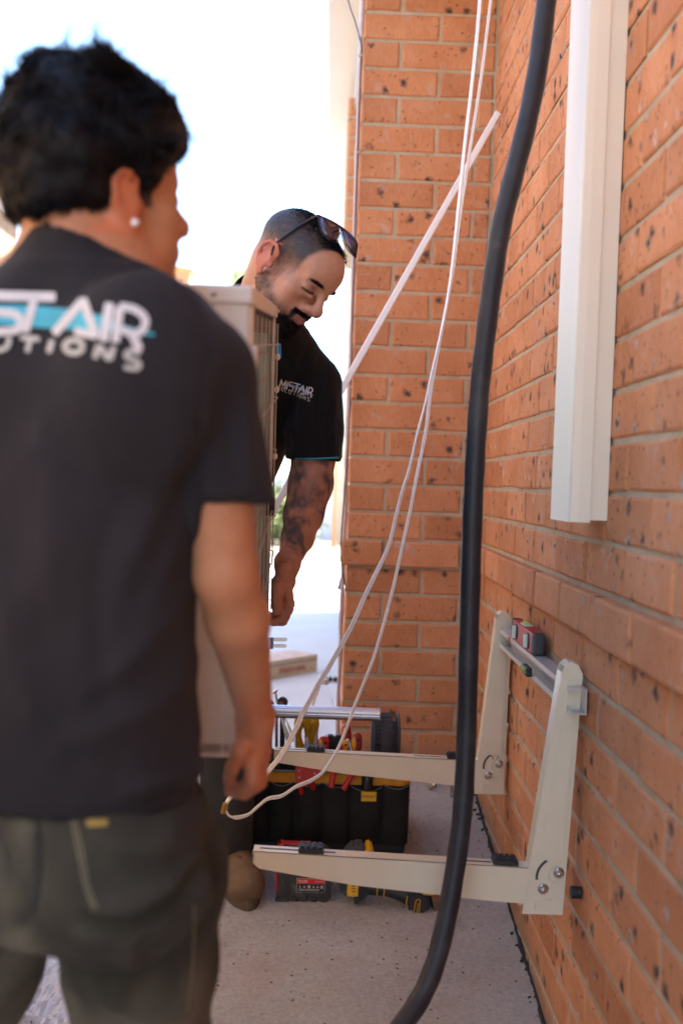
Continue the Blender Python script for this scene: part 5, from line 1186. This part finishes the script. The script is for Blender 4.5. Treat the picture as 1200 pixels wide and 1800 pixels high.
# neck opening
nd = Vector((.38, .25, 1)).normalized(); FS.cut(P(130, 402, 1.055), nd); FS.cap(P(168, 440, 1.13), P(176, 380, 1.12), .0575, .0585, .003, True)
V, Q = FS.mesh(); del FS
V = relax(V, Q, 2)
V = folds(V, Q, [([(345, 690), (350, 780), (342, 880)], 9, -.0015), ([(325, 760), (270, 880), (215, 1040)], 26, .006), ([(338, 860), (300, 980), (240, 1130)], 22, .005), ([(60, 700), (95, 900), (60, 1120)], 40, .005), ([(345, 1010), (260, 1130), (130, 1230)], 24, .006), ([(352, 1130), (270, 1240), (80, 1320)], 26, .006), ([(380, 1330), (300, 1370), (200, 1400)], 16, .006), ([(-60, 900), (20, 1080), (60, 1300)], 30, .005), ([(300, 500), (350, 560), (365, 640)], 10, -.003), ([(400, 640), (395, 740), (420, 850)], 16, -.004), ([(440, 700), (432, 780), (445, 860)], 12, .004), ([(200, 880), (170, 1050), (190, 1250)], 22, -.004)])
V = drape(V, Q, .0055, (14, 14, 8), 31); V = drape(V, Q, .0018, (40, 40, 22), 32)
c = np.tile(np.array((.019, .0175, .021)), (len(V), 1))*(1+.22*fnoise(V, 9, 41)[:, None]); 
dust = sstep(.9, 1.6, fnoise(V, (70, 70, 18), 42, 4))[:, None]*.25; c = c*(1-dust)+np.array((.12, .105, .10))*dust
c = c*(1-.0)+np.array((.005, .003, .0015))*sstep(.0, 1.2, fnoise(V, 7, 43))[:, None]
TS = np_obj('t_shirt', V, Q, M_cloth, man1, np.clip(c, 0, 1))
bv = BVHTree.FromPolygons([Vector(v) for v in V], [tuple(int(i) for i in q) for q in Q])
tuck(B1, bv, zs+.004, .004, P(150, 520, 1.1).z)
M_pw = plain('print_offwhite', (.62, .60, .60), .6, 0, .08, 60, 0); M_pc = plain('print_cyan', (.045, .42, .55), .6, 0, .2, 12, 0); M_pg = plain('print_grey_white', (.48, .47, .44), .6, 0, .1, 60, 0)
print_strokes('printed_swoosh', [([(-150, 566), (-60, 552), (0, 553), (60, 556), (120, 561), (175, 568), (220, 579), (272, 588)], [4, 18, 34, 38, 36, 28, 13, 4])], bv, M_pc, TS, .0006)
big = [([(-200, 590), (-190, 525), (-165, 570), (-135, 522), (-138, 586)], 15), ([(-100, 523), (-106, 585)], 16), (cubic([(-18, 519), (-60, 520), (-74, 533), (-58, 548), (0, 549), (28, 553), (36, 567), (24, 581), (-60, 584)]), 15),
       ([(-24, 519), (98, 522)], 17), ([(60, 528), (44, 584)], 15), ([(95, 587), (147, 526)], 15), ([(145, 524), (169, 592)], 15), ([(172, 590), (131, 582)], 14), ([(193, 532), (182, 600)], 17),
       ([(211, 539), (203, 602)], 15), (cubic([(210, 538), (238, 544), (255, 560), (252, 578), (236, 587), (214, 579)]), 14), ([(232, 586), (246, 616)], 15)]
print_strokes('printed_name', big, bv, M_pw, TS, .0016)
def oval(cx, cy, rx, ry, n=14): return [(cx+rx*math.cos(2*math.pi*i/n), cy+ry*math.sin(2*math.pi*i/n)) for i in range(n+1)]
sm = [(cubic([(-140, 594), (-162, 592), (-165, 601), (-145, 606), (-146, 616), (-168, 614)], 4), 8), (oval(-112, 604, 16, 11), 8), ([(-74, 592), (-78, 616), (-52, 617)], 8), (cubic([(-22, 590), (-25, 608), (-8, 616), (12, 610), (17, 592)], 4), 9),
      ([(36, 593), (70, 596)], 9), ([(54, 595), (48, 619)], 9), ([(92, 597), (86, 620)], 10), (oval(130, 609, 16, 11.5), 10), ([(167, 630), (174, 606)], 10), ([(175, 607), (192, 633)], 9), ([(193, 633), (200, 609)], 10), (cubic([(247, 622), (232, 616), (221, 624), (232, 632), (245, 639), (240, 648), (218, 645)], 4), 9)]
print_strokes('printed_word', sm, bv, M_pg, TS, .0016)
print_strokes('armhole_seam', [(cubic([(398, 566), (368, 612), (350, 680), (345, 760)]), 2.6)], bv, plain('seam_black', (.006, .006, .007), .9), TS, .0008)
print_strokes('hem_stitching', [(cubic([(10, 1420), (120, 1423), (250, 1408), (370, 1375)]), 2.2)], bv, MATS['seam_black'], TS, .0008)
print_strokes('sleeve_stitching', [(cubic([(348, 872), (400, 874), (455, 868)]), 2.2)], bv, MATS['seam_black'], TS, .0008)
# work trousers
FT = SDF((-.78, .85, -.30), (.0, 1.42, .66), .0062)
hip = [(ax1(85, 1700), .10, .08, YA), (ax1(100, 1590), .165, .115, YA), (ax1(104, 1500), .180, .128, YA), (ax1(106, 1400), .172, .12, YA), (ax1(106, 1340), .155, .11, YA)]
FT.loft(hip[1:], .02)
kR = P(250, 2060, 1.17); aR = P(262, 2560, 1.12)
FT.chain([P(232, 1540, 1.13), P(250, 1700, 1.13), P(250, 1850, 1.14), kR, aR], [.098, .080, .071, .073, .058], .025)
FT.chain([P(-20, 1540, 1.16), P(-72, 1700, 1.20), P(-105, 1850, 1.24), P(-130, 2060, 1.27), P(-140, 2480, 1.27)], [.098, .090, .082, .076, .060], .025)
for s in (-1, 1): FT.ell(P(104, 1530, 1.05)+R1*s*.085, (.085, .06, .075), None, .03)
# folds under the seat and behind the thigh
V, Q = FT.mesh(); del FT
V = relax(V, Q, 2)
V = folds(V, Q, [([(130, 1622), (240, 1622), (330, 1575), (372, 1500)], 14, -.014), ([(150, 1600), (240, 1595), (330, 1540)], 22, .010), ([(120, 1690), (210, 1705), (300, 1660), (350, 1600)], 14, -.006), ([(140, 1750), (200, 1790), (290, 1850)], 14, -.010), ([(120, 1720), (190, 1760), (280, 1790), (350, 1760)], 20, .008), ([(66, 1430), (66, 1520), (62, 1610)], 8, -.007), ([(160, 1460), (240, 1500), (330, 1470)], 30, .006), ([(210, 1520), (290, 1530), (360, 1480)], 18, -.005), ([(-40, 1560), (10, 1640), (60, 1610)], 14, -.008), ([(240, 1650), (230, 1700), (200, 1760)], 18, .006), ([(375, 1450), (385, 1550), (365, 1640)], 12, .006)])
V = drape(V, Q, .005, (16, 16, 11), 51); V = drape(V, Q, .0022, (40, 40, 28), 52)
c = np.tile(np.array((.034, .034, .026)), (len(V), 1)); fa = sstep(-.1, 1.0, fnoise(V, 7, 61)+.4*fnoise(V, 30, 62))[:, None]; c = c*(1-fa*.8)+np.array((.16, .15, .11))*fa*.8
br2 = sstep(.3, 1.4, fnoise(V, 10, 63))[:, None]; c = c*(1-.4*br2)+np.array((.05, .036, .026))*.4*br2
wv_ = sstep(.9, 1.5, fnoise(V, (50, 50, 26), 64, 4))[:, None]*.45; c = c*(1-wv_)+np.array((.14, .13, .10))*wv_
TR = np_obj('trousers', V, Q, M_work, man1, c)
bt_ = BVHTree.FromPolygons([Vector(v) for v in V], [tuple(int(i) for i in q) for q in Q])
M_st = plain('olive_stitch', (.16, .15, .09), .8)
def seam(name, pts, w_, mat): return print_strokes(name, [(cubic(pts), w_)], bt_, mat, TR, .0014)
seam('stitching', [(126, 1440), (138, 1500), (150, 1560), (165, 1600)], 3, M_st); seam('stitching', [(133, 1440), (146, 1500), (157, 1560), (172, 1598)], 3, M_st)
seam('seam', [(66, 1436), (68, 1480), (60, 1540), (62, 1600)], 3.5, M_black); seam('seam', [(-2, 1455), (12, 1500), (16, 1530)], 3.5, M_black)
seam('side_stitching', [(342, 1590), (340, 1680), (330, 1780)], 3, M_st)
seam('pocket_tab', [(152, 1447), (190, 1445)], 14, plain('tab_yellow', (.30, .22, .05), .7))
# boots of the man in front, out of frame below
for c0, nm in ((aR, 'boot'), (P(-140, 2480, 1.27), 'boot')):
    z0 = ground_z(c0.y); mb = MB(); mb.ball((c0.x+.04, c0.y+.05, z0+.055), (.055, .14, .055)); mb.tube([(c0.x, c0.y-.02, z0+.03), (c0.x, c0.y-.02, z0+.2)], .055, 16); mb.box((c0.x-.05, c0.y-.09, z0+.001), (c0.x+.09, c0.y+.19, z0+.03), None, .01); mb.build(nm, plain('boot_tan', (.17, .105, .055), .75, 0, .25, 20, .4), man1)

# ================= man facing the camera behind the unit
man2 = empty('person', (P(380, 1500, 2.5).x, 2.52, ground_z(2.5)), 'bearded person bending down in a black polo shirt, tattooed arm reaching down', 'person')
def img(v): return Vector((v[0], -v[2], v[1]))
f2 = img((.60, -.69, .42)); u2 = img((.644, .722, .249)); Rh2 = frame(f2, u2); O2 = P(507, 480, 2.15)
WH2 = lambda p: np.array(O2)+Rh2 @ np.array(p)
nb2 = P(458, 552, 2.27); sL2 = P(556, 680, 2.30); sR2 = P(372, 612, 2.22)
arm2 = PL([(556, 690, 2.30), (551, 800, 2.29), (546, 850, 2.28), (533, 905, 2.26), (523, 945, 2.20), (506, 990, 2.125)])
FB = SDF((-.36, 1.92, .62), (.10, 2.62, 1.60), .0030)
head(FB, O2, Rh2, 1.0)
FB.cap(WH2((0, -.040, -.005)), nb2, .054, .062, .02); FB.cap(WH2((0, .015, -.05)), nb2+Vector((.02, -.02, -.01)), .040, .050, .02)
FB.cap(nb2, sL2, .05, .045, .03); FB.cap(nb2, sR2, .05, .045, .03)
FB.loft([(P(345, 900, 2.48), .125, .09, 0), (P(365, 830, 2.45), .13, .09, 0), (P(425, 740, 2.38), .135, .09, 0), (P(462, 650, 2.32), .12, .08, 0), (P(468, 600, 2.29), .08, .06, 0)], .03)
FB.chain(arm2, [.044, .048, .0490, .043, .034, .0235], .012)
aR2 = [sR2, P(350, 760, 2.2), P(352, 860, 2.18), P(385, 1000, 2.10)]; FB.chain(aR2, [.05, .045, .042, .025], .012)
FB.cap(aR2[-1], P(395, 1050, 2.07), .025, .016, .01); 
for k in range(4): FB.chain(PL([(392, 1045, 2.05+.02*k), (398, 1085, 2.04+.02*k), (418, 1098, 2.04+.02*k)]), [.011, .0095, .008], .004)
hand_px(FB, (505, 990, 2.125, .0245), [(499, 1022, 2.075, .0165), (502, 1024, 2.095, .017), (500, 1026, 2.115, .0165)],
        [[(505, 1030, 2.060, .0115), (509, 1062, 2.045, .0102), (501, 1084, 2.048, .0096), (482, 1092, 2.056, .0084)],
         [(504, 1034, 2.082, .0115), (507, 1070, 2.072, .0102), (497, 1092, 2.075, .0096), (479, 1094, 2.08, .0084)],
         [(501, 1034, 2.104, .0108), (504, 1066, 2.098, .0098), (494, 1087, 2.10, .0090), (478, 1090, 2.104, .008)],
         [(498, 1032, 2.124, .0098), (500, 1060, 2.122, .0086), (491, 1078, 2.122, .0080), (478, 1082, 2.124, .0072)]],
        [(498, 1004, 2.085, .0150), (490, 1022, 2.052, .0130), (487, 1048, 2.038, .0122), (487, 1072, 2.040, .0110)])
V, Q = FB.mesh(); del FB
V = relax(V, Q, 1); lc = local(V, O2, Rh2); hd = np.linalg.norm(lc-np.array((0, 0, .02)), axis=1) < .165
x, y, z = lc.T; ax_ = np.abs(x)
fine = fnoise(V, 320, 71, 2); mid = fnoise(V, 60, 72); lowf = fnoise(V, 22, 73)
sk = np.tile(np.array((.50, .265, .18)), (len(V), 1))*(1+.05*lowf[:, None])
red = np.clip(sstep(.03, .0, np.sqrt((ax_-.043)**2+(y-.07)**2+(z+.012)**2))*.6+sstep(.018, .008, np.sqrt(x**2+(y-.113)**2+(z+.012)**2))*.6, 0, 1)*hd
sk = sk*(1-red[:, None])+sk*np.array((1.08, .80, .78))*red[:, None]
er = (np.abs(ax_-.085) < .012) & (np.abs(z) < .042) & (y < .012) & hd; sk[er] *= (1.1, .72, .70)
scalp = np.array((.050, .040, .040)); beard = np.array((.030, .022, .022))
# hair: dense on top, clipped fade at the sides
hl_ = .085+.020*sstep(.03, .09, y)-.035*sstep(.02, -.06, y)+.028*sstep(.045, .07, ax_)*0
side = sstep(-.022, .060, z+.25*np.maximum(0, -y-.01)+.002*mid)*(1-sstep(.052, .066, y+.10*(.09-z)))
front = sstep(-.004, .006, z-(.104-.10*np.maximum(0, ax_-.040))+.003*mid)*(y > .02)
dens = np.clip(np.maximum(side**1.4, front), 0, 1)*hd*(~er); dens = np.clip(dens*(1+.10*fine), 0, 1)
hd = hd & (~er)
burn = sstep(.020, .010, np.abs(y-.018))*sstep(-.06, -.03, z)*sstep(.06, .03, z)*(ax_ > .05)*hd
jaw2 = sstep(.004, -.020, z+.012+.40*(y-.01))*sstep(-.012, .002, y)*(z > -.12)*(ax_ > .03)*hd
jaw = sstep(-.030, -.062, z+.30*(y-.05)*(y < .05)-.10*np.maximum(0, .02-y))*(y > -.012)*sstep(.13, .10, -z)*hd
lowc = ((1-sstep(.030, .048, np.sqrt((ax_*.85)**2+(z+.075)**2)))*(y > .05)*sstep(-.052, -.060, z))*hd
must = sstep(.0055, .003, np.abs(z+.0315+.18*np.maximum(0, ax_-.012)))*(ax_ < .030)*(y > .085)*hd
gote = sstep(.007, .003, np.abs(ax_-.0285))*(z < -.036)*(z > -.075)*(y > .075)*hd
bd = np.clip(np.maximum.reduce([.42*burn*(.7+.5*fine), .70*np.maximum(jaw, jaw2)*(.85+.3*fine), .96*lowc, .97*must, .92*gote]), 0, 1)
sk = sk*(1-bd[:, None])+beard*bd[:, None]; sk = sk*(1-dens[:, None])+scalp*dens[:, None]
brow = sstep(.0046, .0022, np.sqrt(((ax_-.032)/4.4)**2+(z-.0350+.22*np.maximum(0, ax_-.036))**2))*(y > .05)*hd; sk = sk*(1-.92*brow[:, None])+beard*.92*brow[:, None]
lash = sstep(.0036, .0016, np.abs(z-.0105+.12*(ax_-.032)))*sstep(.018, .014, np.abs(ax_-.032))*(y > .066)*hd; sk = sk*(1-.92*lash[:, None])+beard*.5*lash[:, None]
shade = sstep(.012, .005, np.sqrt(((ax_-.032)/1.7)**2+(z-.018)**2))*(y > .07)*hd; sk = sk*(1-.26*shade[:, None])
lip = sstep(.0075, .005, np.abs(z+.0475))*(ax_ < .022)*(y > .088)*hd*(1-must); sk = sk*(1-lip[:, None])+np.array((.42, .15, .14))*lip[:, None]
# tattoos on the left forearm and upper arm
arm = (V[:, 0] > P(480, 900, 2.2).x-.0) & (V[:, 2] < P(540, 790, 2.3).z) & ~hd & (V[:, 2] > P(500, 1020, 2.1).z-.0)
t1 = fnoise(V, (24, 24, 17), 81, 4)+.7*(1-2*np.abs(fnoise(V, (55, 55, 40), 82, 3))); tat = sstep(-.45, .75, t1)*arm*(.62+.25*fnoise(V, 110, 83))
lines = sstep(.30, .0, np.abs(np.sin(fnoise(V, (34, 34, 24), 84, 3)*6)))*arm*.5*sstep(-.2, .6, fnoise(V, 30, 85))
tat = np.clip(np.maximum(tat, lines), 0, .9)*sstep(P(500, 1022, 2.1).z, P(500, 985, 2.1).z, V[:, 2])
tat = np.clip(tat*1.15+.22*arm*(.8+.5*fnoise(V, 90, 86)), 0, .93)
armskin = np.where(((V[:, 2] < P(540, 790, 2.3).z) & ~hd)[:, None], sk*(.98, .80, .73), sk); sk = armskin
sk = sk*(1-tat[:, None])+np.array((.040, .040, .050))*tat[:, None]
leaf = sstep(.012, .008, np.linalg.norm((V-np.array(P(503, 1000, 2.10)))*(1.4, .5, .75), axis=1))*(V[:, 2] < P(500, 985, 2.1).z+.004); sk = sk*(1-.75*leaf[:, None])+np.array((.06, .07, .07))*.75*leaf[:, None]
B2 = np_obj('body', V, Q, M_skin, man2, np.clip(sk, .005, 1))
n_ = vnormals(V, Q); fw2 = Rh2[:, 1]; up2 = Rh2[:, 2]
def grow(name, mask, n, length, width, dirf, bend=None, jit=.3, segs=1):
    w_ = np.clip(mask, 0, 1); ids = np.random.choice(len(V), n, p=w_/w_.sum()); r0 = V[ids]+np.random.normal(size=(n, 3))*.0012
    r0 -= n_[ids]*(((r0-V[ids])*n_[ids]).sum(1)[:, None]+.0004)
    return strands(name, r0, dirf(ids), length(ids) if callable(length) else length, width, M_hair, man2, None if bend is None else bend(ids), segs, jit)
topm = sstep(.085, .115, z)*(dens > .6)
grow('hair', topm, 9000, lambda i: .006+.014*sstep(.02, .085, y[i]), .0009, lambda i: n_[i]*.55+fw2*.75-up2*.05, None, .25, 2)
grow('clipped_hair', dens*(1-topm)*(dens > .15), 18000, .0024, .00045, lambda i: n_[i]*.4-up2*.5+fw2*.5, None, .3)
grow('beard', np.clip(np.maximum(np.maximum(lowc, gote), .25*jaw), 0, 1), 6000, lambda i: .004+.006*lowc[i], .0007, lambda i: n_[i]*.5-up2*.7+fw2*.25, None, .25)
grow('stubble', np.clip(burn*.8+np.maximum(jaw, jaw2)*.6, 0, 1), 9000, .0024, .00036, lambda i: n_[i]*.5-up2*.7, None, .35)
grow('moustache', must, 1600, .006, .0007, lambda i: n_[i]*.4-up2*.6+(Rh2[:, 0][None, :]*np.sign(x[i])[:, None])*.5, None, .2)
grow('eyebrow', brow, 1300, .006, .0006, lambda i: n_[i]*.25+up2*.3+(Rh2[:, 0][None, :]*np.sign(x[i])[:, None])*.8, None, .2)
# sunglasses pushed up on the hair
sg = empty('sunglasses', Vector(WH2((0, .06, .13))), 'dark framed sunglasses with purple tinted lenses pushed up on the cropped hair', 'sunglasses')
M_fr = plain('glasses_frame', (.016, .014, .022), .28); 
m, t, b = new_mat('purple_lens'); lw = N(t, 'ShaderNodeLayerWeight', i_Blend=.3); L(t, ramp(t, nz(t, coords(t), 18, 3), [(.35, (.035, .018, .022)), (.7, (.10, .055, .11))]), b.inputs[0]); b.inputs['Roughness'].default_value = .12; b.inputs['Specular IOR Level'].default_value = .6; b.inputs['Coat Weight'].default_value = .5; M_lens = m
bvh2 = BVHTree.FromPolygons([Vector(v) for v in V], [tuple(int(i) for i in q) for q in Q])
def on_head(q, off=.007):
    "follow the hair surface; where the frame leaves the silhouette keep the nearest surface depth"
    out = []; c0 = Vector((540, 430))
    for a in q:
        d = None
        for k in range(16):
            t = k*.05; x_ = a[0]*(1-t)+c0.x*t; y_ = a[1]*(1-t)+c0.y*t; dr = (P(x_, y_, 1)-CAMPOS).normalized(); h = bvh2.ray_cast(CAMPOS, dr)
            if h[0] is not None: d = h[0].y; break
        out.append(P(a[0], a[1], d-off))
    return out
topc = [(558, 378), (570, 383), (584, 390), (598, 399), (611, 409), (621, 419), (627, 429), (626.5, 440), (625, 453)]
mb = MB(); mb.tube(spline(on_head(topc, .009), 4), [.0016+.0010*math.sin(math.pi*i/33) for i in range(33)], 8)
mb.tube(spline(on_head([(558, 378), (560, 392), (565, 408), (575, 420), (588, 426.5), (595, 421), (597, 411), (600, 402)], .009), 4), .0011, 6)
mb.tube(spline(on_head([(598, 401), (600, 415), (607, 432), (615, 444), (625, 453)], .009), 4), .0011, 6); mb.build('frame', M_fr, sg)
def lens(poly):
    mb = MB(); c = sum((Vector(q) for q in poly), Vector())/len(poly); n0 = len(poly); d0 = (c-CAMPOS).normalized()*.0018
    vs = poly+[q+d0 for q in poly]+[c-d0*1.2, c+d0]; fs = []
    for i in range(n0): j = (i+1) % n0; fs += [(i, j, 2*n0), (n0+j, n0+i, 2*n0+1), (i, n0+i, n0+j, j)]
    mb.add(vs, fs, True); mb.build('lens', M_lens, sg)
lens(on_head([(558.5, 379), (570, 384), (584, 391), (597, 399.5), (596.5, 411), (594, 420), (588, 425.5), (576, 420), (566, 409), (561, 394)], .0085))
lens(on_head([(599, 401), (611, 410), (621, 420), (626, 429), (625.8, 440), (624.5, 452), (616, 443.5), (608, 431), (601, 414)], .0085))
mb = MB(); mb.tube(spline(on_head([(558, 379), (545, 386), (525, 398), (503, 413), (488, 425), (480, 436), (477, 448)], .006), 4), [.0031-.0010*abs(i-8)/16 for i in range(25)], 8); mb.build('temple_arm', M_fr, sg)
q = [WH2((-.058, .050, .095)), WH2((-.078, .01, .080)), WH2((-.084, -.02, .050)), WH2((-.084, -.035, .03))]; mb = MB(); mb.tube(spline([Vector(k) for k in q], 4), .0022, 8); mb.build('temple_arm', M_fr, sg)
# polo shirt
FS = SDF((-.36, 2.05, .62), (.12, 2.66, 1.42), .0042)
FS.loft([(P(335, 935, 2.50), .160, .125, 0), (P(355, 860, 2.46), .158, .125, 0), (P(392, 790, 2.42), .150, .125, 0), (P(432, 725, 2.38), .148, .128, 0), (P(462, 655, 2.33), .132, .115, 0), (P(468, 600, 2.29), .092, .085, 0), (P(465, 560, 2.28), .07, .07, 0)], .03)
FS.cap(nb2+Vector((0, .01, -.01)), P(554, 668, 2.31), .068, .050, .03); FS.cap(nb2+Vector((0, .01, -.01)), sR2, .068, .052, .03)
FS.chain(PL([(556, 680, 2.305), (552, 760, 2.30), (549, 830, 2.29)]), [.058, .0625, .0625], .015)
FS.chain([sR2, P(350, 740, 2.21), P(350, 800, 2.2)], [.055, .058, .06], .015)
zh2 = P(548, 809, 2.29); FS.a = np.maximum(FS.a, np.where(FS.ax[0][:, None, None] > P(498, 820, 2.3).x, (zh2.z-.02*(FS.ax[0][:, None, None]-zh2.x))-FS.ax[2][None, None, :], -9)).astype(np.float32)
ndir = (O2+Vector(Rh2 @ np.array((0, -.04, -.02)))-nb2).normalized()
FS.cap(nb2+ndir*.035, nb2+ndir*.12, .066, .075, .004, True)
V, Q = FS.mesh(); del FS
V = relax(V, Q, 1)
V = folds(V, Q, [([(545, 600), (520, 680), (505, 800)], 6, -.004), ([(552, 625), (535, 700), (528, 790)], 8, .0035), ([(575, 650), (560, 720), (566, 800)], 6, -.003), ([(592, 690), (585, 750), (590, 800)], 5, .003), ([(500, 600), (515, 640), (540, 670)], 5, .003), ([(490, 730), (505, 760), (530, 770)], 6, .003)])
V = drape(V, Q, .0028, (22, 22, 14), 91); V = drape(V, Q, .0010, (60, 60, 40), 92)
c = np.tile(np.array((.0048, .0048, .0062)), (len(V), 1)); d_ = sstep(1.0, 1.6, fnoise(V, (90, 90, 50), 93, 4))*sstep(.10, .0, np.abs(V[:, 0]-P(575, 760, 2.25).x)+.0)*(V[:, 2] < P(560, 690, 2.3).z); c = c*(1-.5*d_[:, None])+np.array((.25, .24, .23))*.5*d_[:, None]
PS = np_obj('polo_shirt', V, Q, M_cloth, man2, c)
bv2 = BVHTree.FromPolygons([Vector(v) for v in V], [tuple(int(i) for i in q) for q in Q])
tuck(B2, bv2, zh2.z+.004, .004, P(560, 640, 2.3).z, P(500, 700, 2.3).x)
M_cy = plain('piping_cyan', (.02, .30, .42), .6)
print_strokes('sleeve_piping', [(cubic([(505, 806), (530, 806.5), (560, 806), (598, 804)]), 3.0)], bv2, M_cy, PS, .0012)
# collar
cb_ = nb2+ndir*.030; e1 = ndir.cross(Vector((0, 0, 1))).normalized(); e2 = ndir.cross(e1); mb = MB(); vs = []; fs = []
for i in range(40):
    a_ = 2*math.pi*i/40; rr_ = Vector(e1)*math.cos(a_)+Vector(e2)*math.sin(a_)
    for hgt, rad_ in ((-.012, .078), (.004, .0785), (.026, .070), (.031, .068), (.028, .066), (0, .064)): vs.append(cb_+rr_*rad_+ndir*hgt)
for i in range(40):
    for k in range(5): fs.append((i*6+k, ((i+1) % 40)*6+k, ((i+1) % 40)*6+k+1, i*6+k+1))
mb.add(vs, fs, True); mb.build('collar', plain('collar_black', (.010, .010, .012), .8), man2)
# cyan shoulder seam on the silhouette
sp_ = []
for x_, y_ in cubic([(541, 577), (552, 585), (566, 600), (578, 617), (589, 640), (598, 670), (603, 705), (604.5, 750), (602, 790), (599, 804)], 3):
    best = None
    for k in range(24):
        p0 = P(x_+3-k*1.0, y_+k*.35, 1); d0 = (p0-CAMPOS).normalized(); h_ = bv2.ray_cast(CAMPOS, d0)
        if h_[0] is not None: best = h_[0]; break
    if best: sp_.append(best+Vector((.0004, -.0006, .0004)))
mb = MB(); mb.tube(sp_, .0017, 6); mb.build('shoulder_piping', M_cy, PS)
# chest print, woven tag
def affine(o, ux, uy): return lambda q: [(o[0]+a*ux[0]+b*uy[0], o[1]+a*ux[1]+b*uy[1]) for a, b in q]
T_ = affine((491, 681), (8.3, 2.35), (2.2, -14.5)); bigc = [[(0, 0), (.15, 1), (.65, .25), (1.15, 1), (1.15, 0)], [(1.6, 1), (1.5, 0)], [(2.9, 1), (2.1, 1), (1.95, .75), (2.1, .52), (2.75, .5), (2.85, .22), (2.7, 0), (1.9, 0)], [(2.9, 1), (4.2, 1)], [(3.6, 1), (3.4, 0)], [(3.9, 0), (4.75, 1), (5.2, 0), (4.5, .05)], [(5.65, 1), (5.5, 0)], [(5.95, 0), (6.05, 1), (6.6, 1), (6.85, .75), (6.6, .45), (6.05, .4)], [(6.5, .4), (6.8, -.15)]]
print_strokes('chest_swoosh', [(T_([(.6, .45), (2, .62), (3.4, .55), (4.9, .5), (6.2, .35), (7.2, .2)]), [1, 4, 5.5, 5, 3, 1])], bv2, plain('print_blue', (.10, .28, .5), .6), PS, .0006)
print_strokes('chest_name', [(T_(q), 2.3) for q in bigc], bv2, M_pw, PS, .0012)
T_ = affine((487.5, 684), (6.35, 2.45), (.8, -6.6)); smc = []
def O_(x0): return [(x0+.32+.32*math.cos(a_), .5+.5*math.sin(a_)) for a_ in [i*math.pi/5 for i in range(11)]]
S_ = lambda x0: [(x0+.6, .95), (x0+.1, 1), (x0, .75), (x0+.3, .5), (x0+.6, .3), (x0+.5, 0), (x0, .05)]
smc = [S_(0), O_(1.05), [(2.15, 1), (2.1, 0), (2.65, 0)], [(3.15, 1), (3.15, .2), (3.4, 0), (3.75, .15), (3.8, 1)], [(4.3, 1), (5.0, 1)], [(4.65, 1), (4.6, 0)], [(5.5, 1), (5.45, 0)], O_(6.0), [(7.1, 0), (7.15, 1), (7.65, 0), (7.7, 1)], S_(8.25)]
print_strokes('chest_word', [(T_(q), 1.3) for q in smc], bv2, M_pg, PS, .0012)
TGL = print_strokes('collar_tag', [([(489.5, 603), (490, 631)], 9)], bv2, plain('tag_blue', (.02, .28, .55), .5), PS, .004)
# trousers and boots of the second man
FT = SDF((-.50, 2.25, -.02), (.05, 2.85, .95), .007)
FT.loft([(P(345, 1060, 2.56), .165, .125, 0), (P(340, 980, 2.54), .170, .13, 0), (P(335, 915, 2.50), .155, .12, 0)], .02)
ft = P(428, 1560, 2.50)
FT.chain([P(390, 1050, 2.56), P(405, 1270, 2.50), P(400, 1480, 2.56)], [.085, .075, .062], .02); FT.chain([P(285, 1050, 2.58), P(275, 1270, 2.56), P(270, 1470, 2.64)], [.085, .075, .062], .02)
V, Q = FT.mesh(); del FT; V = relax(V, Q, 2); V = drape(V, Q, .006, 16, 95)
c = np.tile(np.array((.035, .034, .030)), (len(V), 1))*(1+.2*fnoise(V, 12, 96)[:, None]); np_obj('trousers', V, Q, M_work, man2, c)
M_boot = plain('boot_tan', (.17, .105, .055), .75, 0, .25, 20, .4)
def boot(toe, heel):
    toe = Vector(toe); heel = Vector(heel); g = ground_z(toe.y)-.0; ang_ = (toe-heel).normalized(); sd_ = Vector((ang_.y, -ang_.x, 0)); FBt = SDF((min(toe.x, heel.x)-.1, min(toe.y, heel.y)-.1, g-.01), (max(toe.x, heel.x)+.1, max(toe.y, heel.y)+.1, g+.26), .004)
    pz = lambda p, h: Vector((p.x, p.y, g+h))
    FBt.cap(pz(toe-ang_*.052, .048), pz(toe-ang_*.12, .055), .047, .046, .01); FBt.cap(pz(toe-ang_*.12, .055), pz(heel+ang_*.04, .075), .046, .044, .02); FBt.cap(pz(heel+ang_*.05, .06), pz(heel+ang_*.055, .20), .046, .048, .02)
    for k in range(4): FBt.chain([pz(toe-ang_*(.085+.03*k)+sd_*.045, .05+.012*k), pz(toe-ang_*(.095+.03*k), .100+.014*k), pz(toe-ang_*(.085+.03*k)-sd_*.045, .05+.012*k)], [.002, .003, .002], .004, True)
    FBt.cut((0, 0, g+.018), (0, 0, -1)); V, Q = FBt.mesh(); V = relax(V, Q, 1); V = drape(V, Q, .0018, 40, 7)
    B = np_obj('boot', V, Q, M_boot, man2)
    mb = MB(); out = []
    for i in range(28):
        a_ = 2*math.pi*i/28; u_ = math.cos(a_); L2 = (toe-heel).length; c0 = heel.lerp(toe, .5); wd = .050 if u_ > 0 else .041; out.append(pz(c0+ang_*(L2*.5+.0)*u_*(1-.06*abs(math.sin(a_))**3)+sd_*wd*math.sin(a_)*(1 if abs(u_) < .8 else 1.0), .001))
    mb.prism(out, (0, 0, .026), .003); mb.build('sole', plain('boot_sole', (.11, .075, .045), .8, 0, .2, 30, .4), B)
boot(P(440, 1586, 2.40), P(395, 1500, 2.66)); boot(P(300, 1560, 2.44), P(280, 1490, 2.70))
